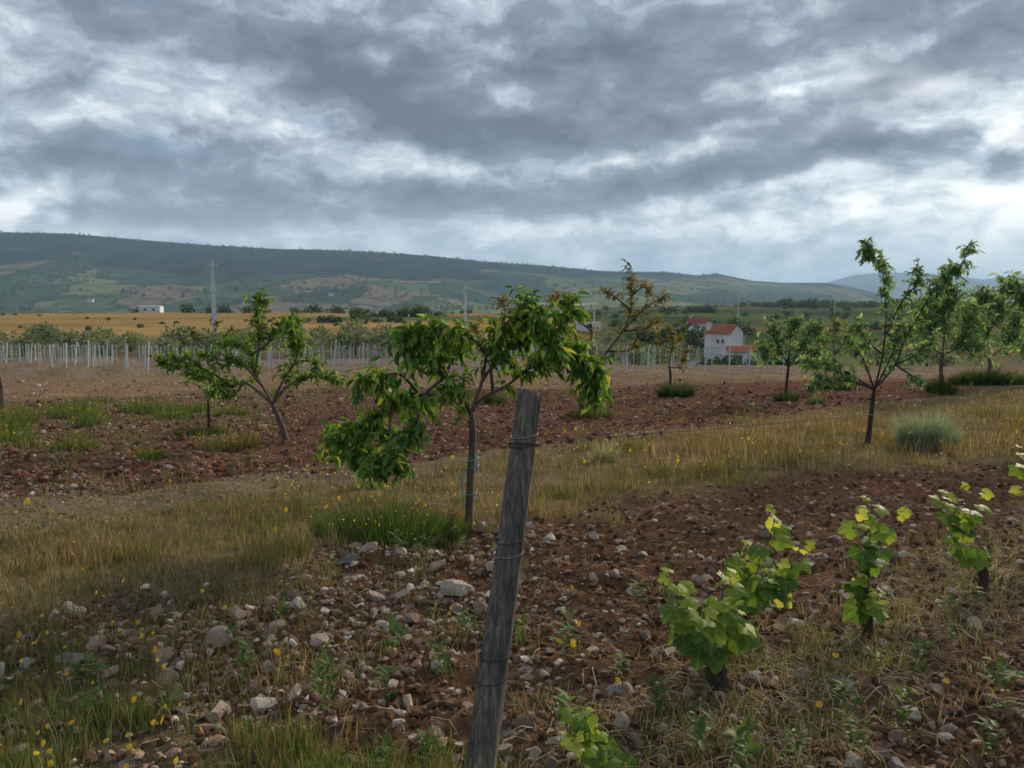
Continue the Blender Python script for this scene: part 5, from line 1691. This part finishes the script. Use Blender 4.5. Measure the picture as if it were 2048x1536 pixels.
# ================================================================== BUILDINGS
def gable_house(name, label, loc, rz, Lx, Ly, hw, hr, roofmat, over=.3, chimney=None, windows=(), doors=(), scale=1.0, cat='house', tiles=True):
    rt_ = root(name, loc, label, cat, None, rz)
    a, b = Lx / 2, Ly / 2
    V = np.array([(-a, -b, -.8), (a, -b, -.8), (a, b, -.8), (-a, b, -.8), (-a, -b, hw), (a, -b, hw), (a, b, hw), (-a, b, hw), (-a, 0, hw + hr), (a, 0, hw + hr)], float)
    F = [(0, 1, 5, 4), (2, 3, 7, 6), (1, 2, 6, 5), (3, 0, 4, 7), (4, 5, 9, 8), (6, 7, 8, 9), (5, 6, 9, 9), (7, 4, 8, 8)]
    bm = bmesh.new(); vs = [bm.verts.new(v) for v in V]
    for f_ in F: bm.faces.new([vs[i] for i in dict.fromkeys(f_)])
    me = bpy.data.meshes.new('wall'); bm.to_mesh(me); bm.free()
    obj('wall', me, M['wall'], rt_)
    sl = math.hypot(b, hr); th = .14
    for sgn in (-1, 1):
        parts = []
        nrow = 9
        up = np.array([0, -sgn * b, hr]) / sl; nrm = np.array([0, sgn * hr, b]) / sl
        e0 = np.array([0, sgn * b, hw]) - up * over
        for q in range(nrow):                                  # overlapping courses
            s0 = (sl + over) * q / nrow; s1 = (sl + over) * (q + 1) / nrow + .05
            P = []
            for xx in (-a - over * .6, a + over * .6):
                for s_, z_ in ((s0, .10), (s1, .04), (s1, -.02), (s0, .02)):
                    P.append(np.array([xx, 0, 0]) + e0 + up * s_ + nrm * z_)
            parts.append((np.array(P), np.array([(0, 1, 5, 4), (1, 2, 6, 5), (2, 3, 7, 6), (3, 0, 4, 7), (0, 3, 2, 1), (4, 5, 6, 7)])))
        obj('roof', mesh_np('roof', *cat_(parts)), M[roofmat], rt_)
    if chimney:
        cx_, cy_, h_ = chimney
        ch = obj('chimney', mesh_np('chimney', *cat_([box(cx_ - .45, cx_ + .45, cy_ - .4, cy_ + .4, hw - .2, hw + h_)])), M['wall'], rt_)
        obj('cap', mesh_np('cap', *box(cx_ - .55, cx_ + .55, cy_ - .5, cy_ + .5, hw + h_, hw + h_ + .14)), M['conc'], ch)
    for side, c0, z0, w_, h_ in windows:
        if side == 'y-':
            fr, pn, sl_ = box(c0 - w_ / 2 - .1, c0 + w_ / 2 + .1, -b - .05, -b + .1, z0 - .1, z0 + h_ + .1), box(c0 - w_ / 2, c0 + w_ / 2, -b - .07, -b, z0, z0 + h_), box(c0 - w_ / 2 - .2, c0 + w_ / 2 + .2, -b - .14, -b - .055, z0 - .2, z0 - .105)
        else:
            fr, pn, sl_ = box(a - .1, a + .05, c0 - w_ / 2 - .1, c0 + w_ / 2 + .1, z0 - .1, z0 + h_ + .1), box(a, a + .07, c0 - w_ / 2, c0 + w_ / 2, z0, z0 + h_), box(a + .055, a + .14, c0 - w_ / 2 - .2, c0 + w_ / 2 + .2, z0 - .2, z0 - .105)
        wn_ = obj('window', mesh_np('window', *fr), M['conc'], rt_)
        obj('pane', mesh_np('pane', *pn), M['glass'], wn_); obj('sill', mesh_np('sill', *sl_), M['conc'], wn_)
    for side, c0, w_, h_ in doors:
        bx_ = box(c0 - w_ / 2, c0 + w_ / 2, -b - .06, -b + .05, -.1, h_) if side == 'y-' else box(a - .05, a + .06, c0 - w_ / 2, c0 + w_ / 2, -.1, h_)
        obj('door', mesh_np('door', *bx_), M['door'], rt_)
    return rt_


hz_ = float(H(46.3, 166))
gable_house('white_house', 'white two storey house with a brown red gable roof and a chimney', (46.3, 166, hz_ + .6), math.radians(-42), 6.0, 6.2, 5.2, 1.8, 'tile', .4,
            (-2.6, -2.0, 2.0), (('y-', .2, 3.0, .6, .8), ('y-', 1.3, 3.0, .6, .8), ('x+', 1.6, .9, .8, 1.0)), (('x+', -1.4, 1.1, 2.1),))
zg_ = float(H(47.2, 153))
gable_house('porch_annex', 'low annex with a bright orange tile roof before the white house', (47.0, 155, zg_), math.radians(-12), 5.6, 4.2, 2.9, 1.0, 'tile2', .35, None, (('y-', 1.6, 1.0, .9, 1.0),), (('y-', -1.0, 1.8, 2.1),), cat='annex')
gable_house('red_roof_house', 'low house with a dull red roof behind dark bushes', (56.5, 232, float(H(56.5, 232)) + 1.9), math.radians(-8), 6.0, 6.0, 2.5, 1.5, 'tile3', .3, (-2.0, 1.0, 2.0), (('y-', 0, .9, .9, 1.1),))
gable_house('shed', 'small white shed between the bushes right of the orange roofed annex', (52.8, 151, float(H(52.8, 151))), math.radians(20), 2.8, 2.6, 2.2, .5, 'tile', .15, None, (), (('y-', 0, .8, 1.8),), cat='shed')
gable_house('white_barn', 'long white barn behind the far edge of the stubble field', (-176, 372, float(H(-176, 372))), math.radians(4), 10, 5, 3.0, .6, 'wall', .2, None, (('y-', -2, 1.2, 1.2, 1), ('y-', 2, 1.2, 1.2, 1)), cat='barn')
gable_house('white_barn', 'pale low building seen between the bronze tree and the cherry tree', (23, 230, float(H(23, 230)) + 1.6), math.radians(6), 7, 4, 1.3, .4, 'wall', .2, None, (), (('y-', 0, 1.6, 1.1),), cat='barn')
for lab, px, row in (('white farmhouse on the long hill left of the concrete pole', 188, 16), ('white farmhouse on the long hill just right of the concrete pole', 440, 24), ('white farmhouse on the long hill above the cherry tree', 668, 20)):
    ci = int((px + 1200) / 3250 * 319)
    gable_house('farmhouse', lab, (hx[row, ci], hy[row, ci], hz[row, ci] + .5), .3, 11, 8, 5.5, 2, 'tile', .3, None, (('y-', -2, 2, 1.2, 1.4), ('y-', 2, 2, 1.2, 1.4)), cat='house')
# low garden wall before the house
wz = float(H(40.5, 150))
gw = root('garden_wall', (40.5, 150, wz), 'low white garden wall in front of the white house', 'wall')
obj('wall', mesh_np('wall', *box(-5.5, 4.5, -.12, .12, -.6, 1.1)), M['wall'], gw)
obj('coping', mesh_np('coping', *box(-5.6, 4.6, -.18, .18, 1.102, 1.2)), M['conc'], gw)


# ================================================================== POWER LINE
def pole(x, y, h, label, r=.17):
    z = float(H(x, y))
    rt_ = root('utility_pole', (x, y, z), label, 'pole', 'poles of the power line')
    V, F = tube([(0, 0, -.5), (0, 0, h * .5), (0, 0, h)], [r * 1.2, r, r * .72], 4)
    obj('shaft', mesh_np('shaft', V, F), M['conc'], rt_)
    ca = obj('crossarm', mesh_np('crossarm', *box(-.75, .75, -.07 - r, .07 - r, h - .75, h - .6)), M['conc'], rt_)
    for dx_ in (-.65, 0.05, .65):
        obj('insulator', mesh_np('insulator', *tube([(dx_, -r, h - .6), (dx_, -r, h - .5), (dx_, -r, h - .45), (dx_, -r, h - .36)], [.04, .09, .05, .07], 6)), M['insul'], ca)
    return np.array([x, y - r, z + h - .36])


tops = [np.array([-125., 78., 6.5]), pole(-38.5, 98.5, 11.4, 'tall pale concrete power pole behind the open branched tree', .3),
        pole(-7.6, 124, 8.6, 'concrete power pole rising behind the cherry tree', .26), pole(16.2, 150, 11.2, 'thin concrete power pole left of the bronze tree', .2),
        pole(95, 320, 13.0, 'faint power pole on the slope behind the white house', .2), pole(203, 480, 14.0, 'faint farthest power pole on the skyline', .22)]
for i in range(len(tops) - 1):
    A, B = tops[i], tops[i + 1]
    rt_ = root('power_line', tuple(A), ['sagging wires from the tall pole off to the left', 'sagging wires between the tall pole and the pole behind the cherry tree', 'sagging wires between the cherry tree pole and the pole by the bronze tree',
                                        'faint wires over the white house', 'faint wires over the far right slope'][i], 'wires')
    t = np.linspace(0, 1, 24)
    for dx_ in (-.65, .05, .65):
        P = (B - A)[None] * t[:, None]; P[:, 2] -= 1.2 * 4 * t * (1 - t); P[:, 0] += dx_
        obj('wire', mesh_np('wire', *tube(P, .012, 3, caps=False)), M['greywire'], rt_)

# ================================================================== THE AIR
V, F = box(-10300, 10300, -10300, 10300, -80, 440)
hb = obj('haze', mesh_np('haze', V, F))
m, t = new_mat('haze')
pv = t.n('ShaderNodeVolumePrincipled', {'Color': (.48, .73, 1.0, 1.0), 'Density': 1.15e-4, 'Anisotropy': 0.1})
t.n('ShaderNodeOutputMaterial', {'Volume': pv})
hb.data.materials.append(m)
tag(hb, 'thin blue evening haze over the valley', 'haze', kind='stuff')
